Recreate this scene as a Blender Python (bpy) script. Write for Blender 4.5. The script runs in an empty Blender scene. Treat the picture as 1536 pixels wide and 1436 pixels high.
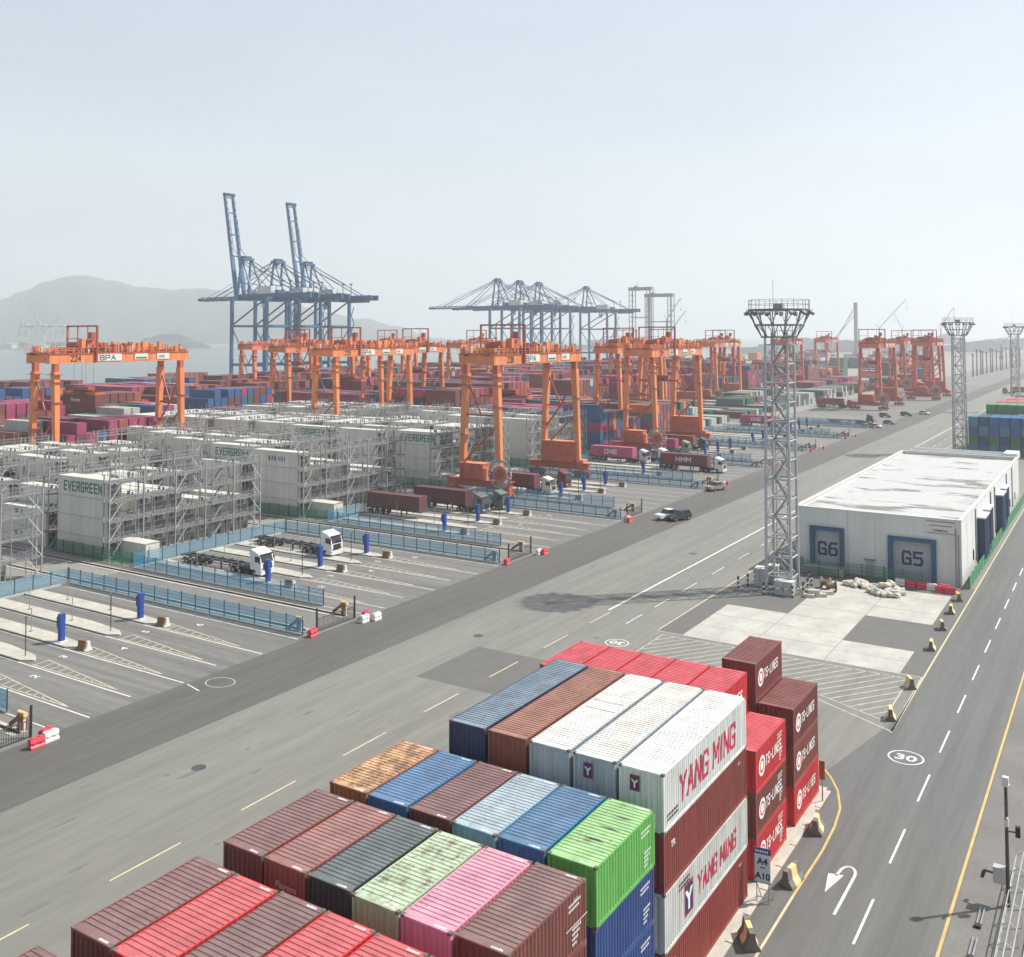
import bpy, math, random
from mathutils import Matrix, Vector
R=math.radians; PI=math.pi
random.seed(7)
S=bpy.context.scene; COL=S.collection

# ---------------------------------------------------------------- camera, light, exposure
CAMP=(20.13,-45.05,33.28); YAW=.564; PITCH=.0437; ROLL=-.0014
_f=Vector((-math.sin(YAW)*math.cos(PITCH),math.cos(YAW)*math.cos(PITCH),math.sin(PITCH)))
_r=Vector((math.cos(YAW),math.sin(YAW),0)); _u=_r.cross(_f)
_r,_u=_r*math.cos(ROLL)+_u*math.sin(ROLL), _u*math.cos(ROLL)-_r*math.sin(ROLL)
cam=bpy.data.objects.new('camera',bpy.data.cameras.new('camera')); COL.objects.link(cam); S.camera=cam
cam.matrix_world=Matrix(((_r.x,_u.x,-_f.x,CAMP[0]),(_r.y,_u.y,-_f.y,CAMP[1]),(_r.z,_u.z,-_f.z,CAMP[2]),(0,0,0,1)))
cam.data.sensor_fit='HORIZONTAL'; cam.data.sensor_width=36; cam.data.lens=1461/1536*36
cam.data.shift_y=-(718-438.25)/1536
cam.data.clip_start=.5; cam.data.clip_end=30000
def project(x,y,z):
    d=Vector((x,y,z))-Vector(CAMP); w=d.dot(_f)
    if w<1: return (-1e5,-1e5,w)
    return (768+1461*d.dot(_r)/w, 438.25-1461*d.dot(_u)/w, w)
SUN_EL=R(50); SUN_AZ=R(46)
w=bpy.data.worlds.new('World'); S.world=w; w.use_nodes=True
nt=w.node_tree; bg=nt.nodes['Background']; sky=nt.nodes.new('ShaderNodeTexSky')
sky.sky_type='NISHITA'; sky.sun_disc=False; sky.sun_elevation=SUN_EL; sky.sun_rotation=SUN_AZ
sky.air_density=1.0; sky.dust_density=2.2; sky.ozone_density=1.3; sky.altitude=0
nt.links.new(sky.outputs[0],bg.inputs[0]); bg.inputs[1].default_value=.098
# thin high haze: a pale veil over the blue, thicker towards the horizon in every direction
wt=nt.nodes.new('ShaderNodeTexCoord'); ws_=nt.nodes.new('ShaderNodeSeparateXYZ'); nt.links.new(wt.outputs['Generated'],ws_.inputs[0])
wr_=nt.nodes.new('ShaderNodeMapRange'); wr_.inputs['From Min'].default_value=0; wr_.inputs['From Max'].default_value=.6
wr_.inputs['To Min'].default_value=.90; wr_.inputs['To Max'].default_value=.32; nt.links.new(ws_.outputs['Z'],wr_.inputs['Value'])
wn=nt.nodes.new('ShaderNodeTexNoise'); wn.inputs['Scale'].default_value=2.2; wn.inputs['Detail'].default_value=5; wmp=nt.nodes.new('ShaderNodeMapping'); wmp.inputs['Scale'].default_value=(1,1,3.5)
nt.links.new(wt.outputs['Generated'],wmp.inputs[0]); nt.links.new(wmp.outputs[0],wn.inputs['Vector'])
wc=nt.nodes.new('ShaderNodeMapRange'); wc.inputs['From Min'].default_value=.3; wc.inputs['From Max'].default_value=.7; wc.inputs['To Min'].default_value=.93; wc.inputs['To Max'].default_value=1.08
nt.links.new(wn.outputs['Fac'],wc.inputs['Value']); wv=nt.nodes.new('ShaderNodeVectorMath'); wv.operation='SCALE'; wv.inputs[0].default_value=(5.9,6.45,6.75); nt.links.new(wc.outputs[0],wv.inputs['Scale'])
wm=nt.nodes.new('ShaderNodeMix'); wm.data_type='RGBA'; nt.links.new(wv.outputs[0],wm.inputs['B'])
nt.links.new(wr_.outputs[0],wm.inputs['Factor']); nt.links.new(sky.outputs[0],wm.inputs['A']); nt.links.new(wm.outputs['Result'],bg.inputs[0])
sd=bpy.data.lights.new('sun','SUN'); sd.energy=5.0; sd.angle=R(1.0); sd.color=(1,.955,.88)
so=bpy.data.objects.new('sun',sd); COL.objects.link(so)
sdir=Vector((math.sin(SUN_AZ)*math.cos(SUN_EL),math.cos(SUN_AZ)*math.cos(SUN_EL),math.sin(SUN_EL)))
so.rotation_euler=(-sdir).to_track_quat('-Z','Y').to_euler()
S.view_settings.view_transform='Standard'; S.view_settings.look='None'
S.view_settings.exposure=0.52; S.view_settings.gamma=1
S.view_settings.use_curve_mapping=False
S.cycles.max_bounces=6; S.cycles.volume_bounces=1; S.cycles.diffuse_bounces=3; S.cycles.transparent_max_bounces=16
HAZE_D=.00026

# ---------------------------------------------------------------- helpers
def tagp(o,label=None,cat=None,group=None,kind=None):
    if label: o['label']=label
    if cat: o['category']=cat
    if group: o['group']=group
    if kind: o['kind']=kind
    return o
class MB:
    def __init__(s): s.v=[];s.f=[];s.m=[]
    def add(s,vs,fs,m=0):
        n=len(s.v); s.v+=[tuple(p) for p in vs]
        for f in fs: s.f.append(tuple(n+i for i in f)); s.m.append(m)
    def box(s,x0,x1,y0,y1,z0,z1,m=0):
        s.add([(x0,y0,z0),(x1,y0,z0),(x1,y1,z0),(x0,y1,z0),(x0,y0,z1),(x1,y0,z1),(x1,y1,z1),(x0,y1,z1)],
              [(0,3,2,1),(4,5,6,7),(0,1,5,4),(1,2,6,5),(2,3,7,6),(3,0,4,7)],m); return s
    def cb(s,cx,cy,cz,sx,sy,sz,m=0): return s.box(cx-sx/2,cx+sx/2,cy-sy/2,cy+sy/2,cz-sz/2,cz+sz/2,m)
    def beam(s,p,q,w,h=None,m=0,w2=None,h2=None):
        p=Vector(p);q=Vector(q);h=h or w;w2=w2 or w;h2=h2 or h
        d=(q-p).normalized(); up=Vector((0,0,1)) if abs(d.z)<.95 else Vector((1,0,0))
        a=d.cross(up).normalized(); b=a.cross(d)
        if abs(d.z)>=.95: a,b=Vector((1,0,0)),Vector((0,1,0)); 
        vs=[]
        for c,ww,hh in ((p,w,h),(q,w2,h2)):
            for i,j in ((-1,-1),(1,-1),(1,1),(-1,1)): vs.append(c+a*(i*ww/2)+b*(j*hh/2))
        s.add(vs,[(3,2,1,0),(4,5,6,7),(0,1,5,4),(1,2,6,5),(2,3,7,6),(3,0,4,7)],m); return s
    def tube(s,p,q,r,n=6,m=0,r2=None,cap=True):
        p=Vector(p);q=Vector(q);r2=r if r2 is None else r2
        d=(q-p).normalized(); up=Vector((0,0,1)) if abs(d.z)<.95 else Vector((1,0,0))
        a=d.cross(up).normalized(); b=a.cross(d)
        vs=[p+(a*math.cos(2*PI*i/n)+b*math.sin(2*PI*i/n))*r for i in range(n)]+[q+(a*math.cos(2*PI*i/n)+b*math.sin(2*PI*i/n))*r2 for i in range(n)]
        fs=[(i,(i+1)%n,n+(i+1)%n,n+i) for i in range(n)]
        if cap: fs+=[tuple(range(n-1,-1,-1)),tuple(range(n,2*n))]
        s.add(vs,fs,m); return s
    def prism(s,prof,y0,y1,m=0,axis='y'):
        n=len(prof)
        f=(lambda a,b,c:(a,c,b)) if axis=='y' else ((lambda a,b,c:(c,a,b)) if axis=='x' else (lambda a,b,c:(a,b,c)))
        vs=[f(a,b,y0) for a,b in prof]+[f(a,b,y1) for a,b in prof]
        s.add(vs,[(i,(i+1)%n,n+(i+1)%n,n+i) for i in range(n)]+[tuple(range(n-1,-1,-1)),tuple(range(n,2*n))],m); return s
    def quad(s,a,b,c,d,m=0): s.add([a,b,c,d],[(0,1,2,3)],m); return s
    def rect(s,x0,x1,y0,y1,z=0,m=0): return s.quad((x0,y0,z),(x1,y0,z),(x1,y1,z),(x0,y1,z),m)
    def mesh(s,name,mats,smooth=False):
        me=bpy.data.meshes.new(name); me.from_pydata(s.v,[],s.f)
        for m in (mats if isinstance(mats,(list,tuple)) else [mats]): me.materials.append(m)
        if max(s.m,default=0)>0: me.polygons.foreach_set('material_index',s.m)
        if smooth: me.polygons.foreach_set('use_smooth',[True]*len(me.polygons))
        me.update(); return me
def ob(name,me,parent=None,loc=(0,0,0),rot=(0,0,0),color=None,**tg):
    o=bpy.data.objects.new(name,me); COL.objects.link(o)
    o.location=loc; o.rotation_euler=rot
    if parent is not None: o.parent=parent
    if color is not None: o.color=(color[0]*.78,color[1]*.78,color[2]*.78,color[3] if len(color)==4 else 0)
    return tagp(o,**tg) if tg else o
def thing(name,label,cat,group=None,loc=(0,0,0),rotz=0): return ob(name,None,None,loc,(0,0,rotz),label=label,cat=cat,group=group)
def build(mb,name,mats,parent=None,**k): return ob(name,mb.mesh(name,mats),parent,**k)
def clone(o,loc=None,rotz=None,label=None,parent=None,**k):
    c=o.copy(); COL.objects.link(c)
    if parent is not None: c.parent=parent
    if loc is not None: c.location=loc
    if rotz is not None: c.rotation_euler=(0,0,rotz)
    if label: c['label']=label
    for x in k: c[x]=k[x]
    for ch in KIDS.get(o.name,()):
        d=clone(ch,parent=c)
    return c
KIDS={}
def index():
    KIDS.clear()
    for o in COL.objects:
        if o.parent: KIDS.setdefault(o.parent.name,[]).append(o)

# ---------------------------------------------------------------- materials
KA=.78   # overall albedo level matched to the exposure
def material(name,col=(.5,.5,.5),rough=.7,metal=0,var=.12,scale=.6,stretch=(1,1,1),spot=None,objcol=False,bump=0,bscale=20,
        spots=0,fine=0,emit=0,spec=.5,wear=False,detail=4,sr=(.60,.72),so=.8,streak=0,sdir=(1,.02,1),tint=False):
    col=tuple(c*KA for c in col); spot=tuple(c*KA for c in spot) if spot else None
    m=bpy.data.materials.new(name); m.use_nodes=True; t=m.node_tree; N=t.nodes; L=t.links
    b=N['Principled BSDF']; b.inputs['Roughness'].default_value=rough; b.inputs['Metallic'].default_value=metal
    b.inputs['Specular IOR Level'].default_value=spec
    tc=N.new('ShaderNodeTexCoord'); mp=N.new('ShaderNodeMapping'); mp.inputs['Scale'].default_value=stretch
    L.new(tc.outputs['Object'],mp.inputs['Vector'])
    vec=mp.outputs[0]
    oi=N.new('ShaderNodeObjectInfo')
    if objcol or wear:
        ad=N.new('ShaderNodeVectorMath'); ad.operation='ADD'; cx=N.new('ShaderNodeVectorMath'); cx.operation='SCALE'
        cx.inputs[0].default_value=(37,91,53); L.new(oi.outputs['Random'],cx.inputs['Scale'])
        L.new(vec,ad.inputs[0]); L.new(cx.outputs[0],ad.inputs[1]); vec=ad.outputs[0]
    n=N.new('ShaderNodeTexNoise'); n.inputs['Scale'].default_value=scale; n.inputs['Detail'].default_value=detail; L.new(vec,n.inputs['Vector'])
    mr=N.new('ShaderNodeMapRange'); mr.inputs['From Min'].default_value=.3; mr.inputs['From Max'].default_value=.7
    mr.inputs['To Min'].default_value=1-var; mr.inputs['To Max'].default_value=1+var; L.new(n.outputs['Fac'],mr.inputs['Value'])
    fac=mr.outputs[0]
    if fine:
        n2=N.new('ShaderNodeTexNoise'); n2.inputs['Scale'].default_value=scale*14; n2.inputs['Detail'].default_value=3; L.new(vec,n2.inputs['Vector'])
        m2=N.new('ShaderNodeMapRange'); m2.inputs['From Min'].default_value=.3; m2.inputs['From Max'].default_value=.7
        m2.inputs['To Min'].default_value=1-fine; m2.inputs['To Max'].default_value=1+fine; L.new(n2.outputs['Fac'],m2.inputs['Value'])
        mu=N.new('ShaderNodeMath'); mu.operation='MULTIPLY'; L.new(fac,mu.inputs[0]); L.new(m2.outputs[0],mu.inputs[1]); fac=mu.outputs[0]
    if streak:
        ms=N.new('ShaderNodeMapping'); ms.inputs['Scale'].default_value=sdir; L.new(tc.outputs['Object'],ms.inputs['Vector'])
        n4=N.new('ShaderNodeTexNoise'); n4.inputs['Scale'].default_value=.8; n4.inputs['Detail'].default_value=5; n4.inputs['Roughness'].default_value=.65; L.new(ms.outputs[0],n4.inputs['Vector'])
        m4=N.new('ShaderNodeMapRange'); m4.inputs['From Min'].default_value=.38; m4.inputs['From Max'].default_value=.60; m4.inputs['To Min'].default_value=1-streak; m4.inputs['To Max'].default_value=1+streak*.3; L.new(n4.outputs['Fac'],m4.inputs['Value'])
        mu4=N.new('ShaderNodeMath'); mu4.operation='MULTIPLY'; L.new(fac,mu4.inputs[0]); L.new(m4.outputs[0],mu4.inputs[1]); fac=mu4.outputs[0]
    sc=N.new('ShaderNodeVectorMath'); sc.operation='SCALE'; L.new(fac,sc.inputs['Scale'])
    if objcol: L.new(oi.outputs['Color'],sc.inputs[0])
    else: sc.inputs[0].default_value=col
    out=sc.outputs[0]
    if tint:
        tm=N.new('ShaderNodeVectorMath'); tm.operation='MULTIPLY'; L.new(out,tm.inputs[0]); L.new(oi.outputs['Color'],tm.inputs[1]); out=tm.outputs[0]
    if spot is not None or wear:
        n3=N.new('ShaderNodeTexNoise'); n3.inputs['Scale'].default_value=spots or 1.3; n3.inputs['Detail'].default_value=8; n3.inputs['Roughness'].default_value=.68; L.new(vec,n3.inputs['Vector'])
        m3=N.new('ShaderNodeMapRange'); m3.inputs['From Min'].default_value=sr[0]; m3.inputs['From Max'].default_value=sr[1]; m3.inputs['To Max'].default_value=so; m3.clamp=True
        if wear:
            # worn area grows with the object's alpha value
            sb=N.new('ShaderNodeMath'); sb.operation='MULTIPLY_ADD'; L.new(oi.outputs['Alpha'],sb.inputs[0]); sb.inputs[1].default_value=.5; L.new(n3.outputs['Fac'],sb.inputs[2]); L.new(sb.outputs[0],m3.inputs['Value'])
        else: L.new(n3.outputs['Fac'],m3.inputs['Value'])
        mx=N.new('ShaderNodeMix'); mx.data_type='RGBA'; L.new(m3.outputs[0],mx.inputs['Factor']); L.new(out,mx.inputs['A']); mx.inputs['B'].default_value=(*(spot or (.16,.07,.035)),1)
        out=mx.outputs['Result']
    L.new(out,b.inputs['Base Color'])
    if bump:
        nb=N.new('ShaderNodeTexNoise'); nb.inputs['Scale'].default_value=bscale; nb.inputs['Detail'].default_value=3; L.new(vec,nb.inputs['Vector'])
        bp=N.new('ShaderNodeBump'); bp.inputs['Strength'].default_value=bump; bp.inputs['Distance'].default_value=.05; L.new(nb.outputs['Fac'],bp.inputs['Height']); L.new(bp.outputs[0],b.inputs['Normal'])
    return m
M={}
def mk(n,**k): M[n]=material(n,**k)
mk('ground',col=(.19,.185,.172),var=.10,scale=.05,fine=.08)
mk('road',streak=.13,col=(.212,.209,.186),var=.09,scale=.12,stretch=(1,.16,1),fine=.07,spot=(.20,.198,.183),spots=.12)
mk('dark_asphalt',streak=.14,col=(.112,.107,.095),var=.08,scale=.15,stretch=(1,.2,1),fine=.07)
mk('side_road',streak=.16,col=(.136,.137,.130),var=.10,scale=.16,stretch=(1.6,.10,1),fine=.08)
mk('lane_asphalt',streak=.22,sdir=(.02,1,1),col=(.186,.181,.165),var=.12,scale=.14,stretch=(.3,1,1),fine=.09,spot=(.11,.108,.10),spots=.25)
mk('shoulder',col=(.17,.163,.15),var=.14,scale=.3,fine=.12,spot=(.12,.115,.10),spots=.5)
mk('concrete',col=(.50,.485,.44),var=.10,scale=.35,fine=.09,spot=(.36,.345,.30),spots=.8,sr=(.54,.68),streak=.12,sdir=(.4,.12,1))
mk('kerb_concrete',col=(.50,.475,.41),var=.15,scale=.6,fine=.1,spot=(.27,.25,.21),spots=.9)
mk('yard_concrete',col=(.27,.262,.235),var=.12,scale=.12,fine=.1,spot=(.19,.18,.16),spots=.3)
mk('white_line',col=(.72,.72,.68),var=.14,scale=1.2,spot=(.36,.36,.33),spots=2.5)
mk('cream_line',col=(.56,.51,.38),var=.2,scale=1.2,spot=(.2,.2,.185),spots=1.6)
mk('tar',col=(.165,.161,.146),rough=.8,var=.1)
mk('worn_line',col=(.50,.49,.43),var=.2,scale=1.2,spot=(.2,.2,.185),spots=1.6)
mk('yellow_line',col=(.62,.43,.15),var=.14,scale=1.2,spot=(.35,.27,.15),spots=2.5)
mk('pale_yellow',col=(.62,.54,.33),var=.15,scale=1.2,spot=(.3,.28,.2),spots=2.2)
mk('patch',col=(.135,.132,.122),var=.07,scale=.4,fine=.08)
mk('paint',streak=.16,sdir=(2.2,2.2,.10),objcol=True,wear=True,rough=.55,var=.10,scale=1.1,spots=2.2,fine=.05,sr=(.70,.88),so=.8,stretch=(1,1,.35),spot=(.15,.08,.045))
mk('roof_paint',streak=.10,sdir=(.5,2.4,1),objcol=True,wear=True,rough=.62,var=.16,scale=1.1,spots=1.9,fine=.13,bump=.15,bscale=6,sr=(.64,.82),so=.8,stretch=(1,.6,1),spot=(.17,.10,.06))
mk('far_paint',objcol=True,rough=.6,var=.12,scale=.5)
mk('reefer_white',streak=.10,sdir=(1.2,1.2,.08),col=(.66,.66,.59),rough=.5,var=.06,scale=.5,objcol=False,fine=.03)
mk('reefer_roof',col=(.66,.65,.59),rough=.55,var=.08,scale=.4,spot=(.5,.48,.42),spots=.7)
mk('casting',col=(.16,.13,.11),rough=.6,spot=(.3,.25,.2),spots=4)
mk('galv',col=(.33,.34,.345),rough=.5,metal=.1,var=.12,scale=.6)
mk('tower_steel',col=(.46,.48,.495),rough=.5,metal=.1,var=.12,scale=.6)
mk('galv_dark',col=(.25,.255,.26),rough=.6,metal=.3)
mk('black',col=(.02,.02,.022),rough=.6)
mk('rubber',col=(.028,.028,.03),rough=.85)
mk('dark_grey',col=(.07,.072,.075),rough=.6)
mk('white',col=(.72,.72,.70),rough=.45,var=.05)
mk('white_wall',streak=.06,sdir=(1.5,1.5,.06),col=(.72,.73,.71),rough=.7,var=.05,scale=.3,spot=(.58,.585,.56),spots=.35)
mk('roof_white',col=(.52,.525,.515),rough=.75,var=.06,scale=.2,stretch=(.5,1.3,1),spot=(.13,.125,.105),spots=.20,fine=.05,sr=(.535,.61),so=.85)
mk('orange',tint=True,col=(.80,.25,.085),rough=.55,var=.16,scale=.5,spot=(.50,.15,.07),spots=1.4,sr=(.54,.72),stretch=(1,1,.25),fine=.06)
mk('orange_red',tint=True,col=(.55,.115,.05),rough=.55,var=.15,scale=.5)
mk('orange_deep',tint=True,col=(.42,.085,.045),rough=.55,var=.15,scale=.5)
mk('crane_blue',col=(.04,.145,.29),rough=.5,var=.12,scale=.2)
mk('crane_blue_dark',col=(.03,.055,.085),rough=.6)
mk('crane_grey',col=(.42,.45,.47),rough=.6)
mk('pale_steel',col=(.30,.30,.31),rough=.6)
mk('blue',col=(.02,.07,.36),rough=.4,var=.06)
mk('navy',col=(.02,.045,.13),rough=.5,var=.1)
mk('door_blue',col=(.03,.10,.22),rough=.6,var=.1)
mk('door_grey',col=(.40,.43,.47),rough=.6,var=.05)
mk('fence_blue',col=(.05,.29,.47),rough=.5)
mk('fence_post',col=(.02,.06,.09),rough=.5)
mk('fence_green',col=(.03,.19,.10),rough=.6)
mk('green_panel',col=(.05,.24,.11),rough=.7,var=.15,scale=1)
mk('rust_brown',col=(.27,.12,.05),rough=.8,var=.3,scale=3)
mk('rail',col=(.12,.09,.075),rough=.6,metal=.3)
mk('red',col=(.62,.03,.035),rough=.45,var=.06)
mk('barrier_red',col=(.68,.06,.09),rough=.5,var=.06)
mk('barrier_white',col=(.78,.77,.74),rough=.5,var=.06)
mk('barrier_yellow',col=(.82,.60,.28),rough=.7,var=.12,scale=3)
mk('barrier_dark',col=(.17,.16,.14),rough=.85,var=.2,scale=3)
mk('text_red',col=(.50,.008,.06),rough=.6)
mk('text_white',col=(.80,.80,.78),rough=.6,var=.03)
mk('text_black',col=(.02,.02,.02),rough=.6)
mk('text_navy',col=(.02,.03,.10),rough=.6)
mk('text_green',col=(.02,.16,.11),rough=.6)
mk('sign_blue',col=(.03,.07,.25),rough=.5)
mk('sign_pale',col=(.56,.66,.74),rough=.5,var=.03)
mk('sack',col=(.62,.58,.49),rough=.9,var=.2,scale=1.5)
mk('wood',col=(.26,.19,.11),rough=.85,var=.2,scale=3)
mk('glass',col=(.02,.025,.03),rough=.08,spec=.8,var=.02)
mk('truck_white',objcol=True,rough=.35,var=.04)
mk('cabinet',col=(.50,.51,.50),rough=.5,var=.06)
mk('dry_grass',col=(.33,.25,.09),rough=.95,var=.3,scale=1,fine=.2)
mk('hill',col=(.06,.072,.05),rough=1,var=.45,scale=.004,fine=.5,streak=.3,sdir=(.008,.008,.02))
mk('far_land',col=(.22,.21,.19),rough=1,var=.3,scale=.01,fine=.3)
mk('pale_building',col=(.5,.5,.48),rough=.8,var=.1,scale=.1)
mk('hmm_tan',col=(.5,.32,.12),rough=.7)
# sea
mk('sea',col=(.09,.13,.125),rough=.22,var=.08,scale=.01,stretch=(.4,1,1),bump=.5,bscale=.25)

# ---------------------------------------------------------------- lettering
TXT={}
def text_mesh(s,size,mat,bold=0,shear=0,align='LEFT',spacing=1,depth=0):
    k=(s,size,mat,bold,shear,align,spacing,depth)
    if k in TXT: return TXT[k]
    c=bpy.data.curves.new('t','FONT'); c.body=s; c.size=size; c.offset=bold; c.shear=shear; c.align_x=align; c.space_character=spacing; c.extrude=depth
    c.resolution_u=4; c.fill_mode='FRONT' if depth==0 else 'BOTH'
    o=bpy.data.objects.new('t',c); COL.objects.link(o)
    me=bpy.data.meshes.new_from_object(o.evaluated_get(bpy.context.evaluated_depsgraph_get()))
    bpy.data.objects.remove(o); bpy.data.curves.remove(c)
    me.materials.clear(); me.materials.append(M[mat]); me.name='lettering'; TXT[k]=me
    return me
AX={'+X':Matrix(((0,0,1),(1,0,0),(0,1,0))),'-X':Matrix(((0,0,-1),(-1,0,0),(0,1,0))),'-Y':Matrix(((1,0,0),(0,0,-1),(0,1,0))),
    'N':Matrix(((1,0,0),(0,1,0),(0,0,1))),'S':Matrix(((-1,0,0),(0,-1,0),(0,0,1))),'W':Matrix(((0,-1,0),(1,0,0),(0,0,1))),
    '+Y':Matrix(((-1,0,0),(0,0,1),(0,1,0))),'E':Matrix(((0,1,0),(-1,0,0),(0,0,1)))}
def letter(s,parent,loc,face,size,mat,name='lettering',sx=1,**k):
    me=text_mesh(s,size,mat,**k)
    o=bpy.data.objects.new(name,me); COL.objects.link(o)
    if parent is not None: o.parent=parent
    o.matrix_local=Matrix.Translation(loc)@AX[face].to_4x4()@Matrix.Diagonal((sx,1,1,1))
    return o
def disc_mesh(r0,r1,mat,n=40,name='ring'):
    mb=MB()
    for i in range(n):
        a=2*PI*i/n;b=2*PI*(i+1)/n
        mb.quad((r0*math.cos(a),r0*math.sin(a),0),(r1*math.cos(a),r1*math.sin(a),0),(r1*math.cos(b),r1*math.sin(b),0),(r0*math.cos(b),r0*math.sin(b),0))
    return mb.mesh(name,mat)

# heavy block lettering drawn as strokes
SF={'A':[[(0,0),(.5,1),(1,0)],[(.22,.36),(.78,.36)]],'E':[[(1,0),(0,0),(0,1),(1,1)],[(0,.5),(.85,.5)]],'V':[[(0,1),(.5,0),(1,1)]],'R':[[(0,0),(0,1),(.85,1),(1,.85),(1,.6),(.85,.48),(0,.48)],[(.45,.48),(1,0)]],
'G':[[(1,.80),(.85,1),(.15,1),(0,.85),(0,.15),(.15,0),(1,0),(1,.46),(.55,.46)]],'N':[[(0,0),(0,1),(1,0),(1,1)]],'Y':[[(0,1),(.5,.48),(1,1)],[(.5,.48),(.5,0)]],'M':[[(0,0),(0,1),(.5,.35),(1,1),(1,0)]],'I':[[(.5,0),(.5,1)]],
'O':[[(.15,0),(0,.15),(0,.85),(.15,1),(.85,1),(1,.85),(1,.15),(.85,0),(.15,0)]],'H':[[(0,0),(0,1)],[(1,0),(1,1)],[(0,.5),(1,.5)]],'W':[[(0,1),(.25,0),(.5,.7),(.75,0),(1,1)]],'T':[[(0,1),(1,1)],[(.5,1),(.5,0)]],'L':[[(0,1),(0,0),(1,0)]],
'S':[[(1,.85),(.85,1),(.15,1),(0,.85),(0,.62),(.15,.5),(.85,.5),(1,.38),(1,.15),(.85,0),(.15,0),(0,.15)]],'5':[[(1,1),(0,1),(0,.56),(.82,.56),(1,.42),(1,.15),(.82,0),(0,0)]],'6':[[(.95,1),(.25,1),(0,.72),(0,.15),(.15,0),(.85,0),(1,.15),(1,.42),(.85,.56),(0,.56)]],
'B':[[(0,0),(0,1),(.8,1),(.95,.88),(.95,.62),(.8,.52),(0,.52)],[(.8,.52),(1,.38),(1,.13),(.85,0),(0,0)]],'P':[[(0,0),(0,1),(.85,1),(1,.86),(1,.56),(.85,.44),(0,.44)]],'-':[[(.15,.5),(.85,.5)]],
'3':[[(0,1),(.85,1),(1,.86),(1,.64),(.85,.52),(.3,.52)],[(.85,.52),(1,.38),(1,.14),(.85,0),(0,0)]],'0':[[(.15,0),(0,.15),(0,.85),(.15,1),(.85,1),(1,.85),(1,.15),(.85,0),(.15,0)]],'1':[[(.2,.8),(.55,1),(.55,0)]],'2':[[(0,.85),(.15,1),(.85,1),(1,.86),(1,.6),(0,.0),(1,0)]],'4':[[(.75,0),(.75,1),(0,.3),(1,.3)]],'7':[[(0,1),(1,1),(.35,0)]]}
def block_mesh(s,h,cw,sw,gap,mat,slant=0):
    k=('blk',s,h,cw,sw,gap,mat,slant)
    if k in TXT: return TXT[k]
    mb=MB(); x=0; zi=0
    for ch in s:
        if ch==' ': x+=cw*.7; continue
        wch=cw*(.25 if ch=='I' else (1.15 if ch in 'MW' else 1))
        for pl in SF[ch]:
            pts=[(x+p[0]*wch if ch!='I' else x+wch/2,p[1]*h) for p in pl]; pts=[(a+b*slant,b) for a,b in pts]
            for a,b in zip(pts[:-1],pts[1:]):
                d=Vector((b[0]-a[0],b[1]-a[1])).normalized(); n=Vector((-d.y,d.x))*sw/2; e=d*sw*.5; zi+=1; z=(zi%5)*.0006
                mb.quad((a[0]-e.x-n.x,a[1]-e.y-n.y,z),(b[0]+e.x-n.x,b[1]+e.y-n.y,z),(b[0]+e.x+n.x,b[1]+e.y+n.y,z),(a[0]-e.x+n.x,a[1]-e.y+n.y,z))
        x+=wch+gap
    me=mb.mesh('lettering',M[mat]); TXT[k]=(me,x-gap); return TXT[k]
def block(s,parent,loc,face,h,cw,sw,gap,mat,name='lettering',center=False,slant=0):
    me,wd=block_mesh(s,h,cw,sw,gap,mat,slant)
    o=bpy.data.objects.new(name,me); COL.objects.link(o)
    if parent is not None: o.parent=parent
    o.matrix_local=Matrix.Translation(loc)@AX[face].to_4x4()@Matrix.Translation((-wd/2 if center else 0,0,0)); return o

# ================================================================ ground, water, air
def struct(mb,name,mat,parent=None,loc=(0,0,0)):
    o=build(mb,name,mat,parent,loc=loc)
    if parent is None: o['kind']='structure'
    return o
QX=-450
g=MB(); g.rect(QX,8200,-2000,8200,0); struct(g,'ground',M['ground'])
g=MB(); g.box(QX-.9,QX-.002,-2000,1700,-3.6,.25); struct(g,'quay_edge',M['kerb_concrete'])
g=MB(); g.rect(-8300,QX+1,-2000,8300,-3); struct(g,'water',M['sea'])
Z1,Z2,Z3,Z4=.004,.008,.012,.016
g=MB(); g.rect(-47.2,2.5,-80,900,Z1); struct(g,'road',M['road'])
g=MB(); g.rect(-56.9,-47.2,-80,900,Z1); struct(g,'asphalt_strip',M['dark_asphalt'])
g=MB(); g.rect(-25.4,10.6,28.5,900,Z2); g.rect(-25.4,10.6,-80,28.5,Z2)
g=MB(); g.rect(2.5,10.8,-80,900,Z2); g.add([(-.5,-80,Z2),(2.5,-80,Z2),(2.5,46,Z2),(-.5,30,Z2)],[(0,1,2,3)]); struct(g,'side_road',M['side_road'])
g=MB(); g.rect(-25.4,2.5,57.4,96,Z2); struct(g,'forecourt',M['patch'])
g=MB(); g.rect(10.8,15.2,-80,400,Z2); struct(g,'shoulder',M['shoulder'])
g=MB(); g.rect(-39.4,-30.4,31.5,42.2,Z2); struct(g,'asphalt_patch',M['patch'])
g=MB(); g.rect(-450,-100.5,-80,1500,Z1); struct(g,'yard_pavement',M['yard_concrete'])
NB=16
g=MB()
for k in range(-1,NB): g.rect(-100.5,-56.9,40*k+4.6,40*k+35,Z1)
struct(g,'truck_lanes',M['lane_asphalt'])
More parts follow.
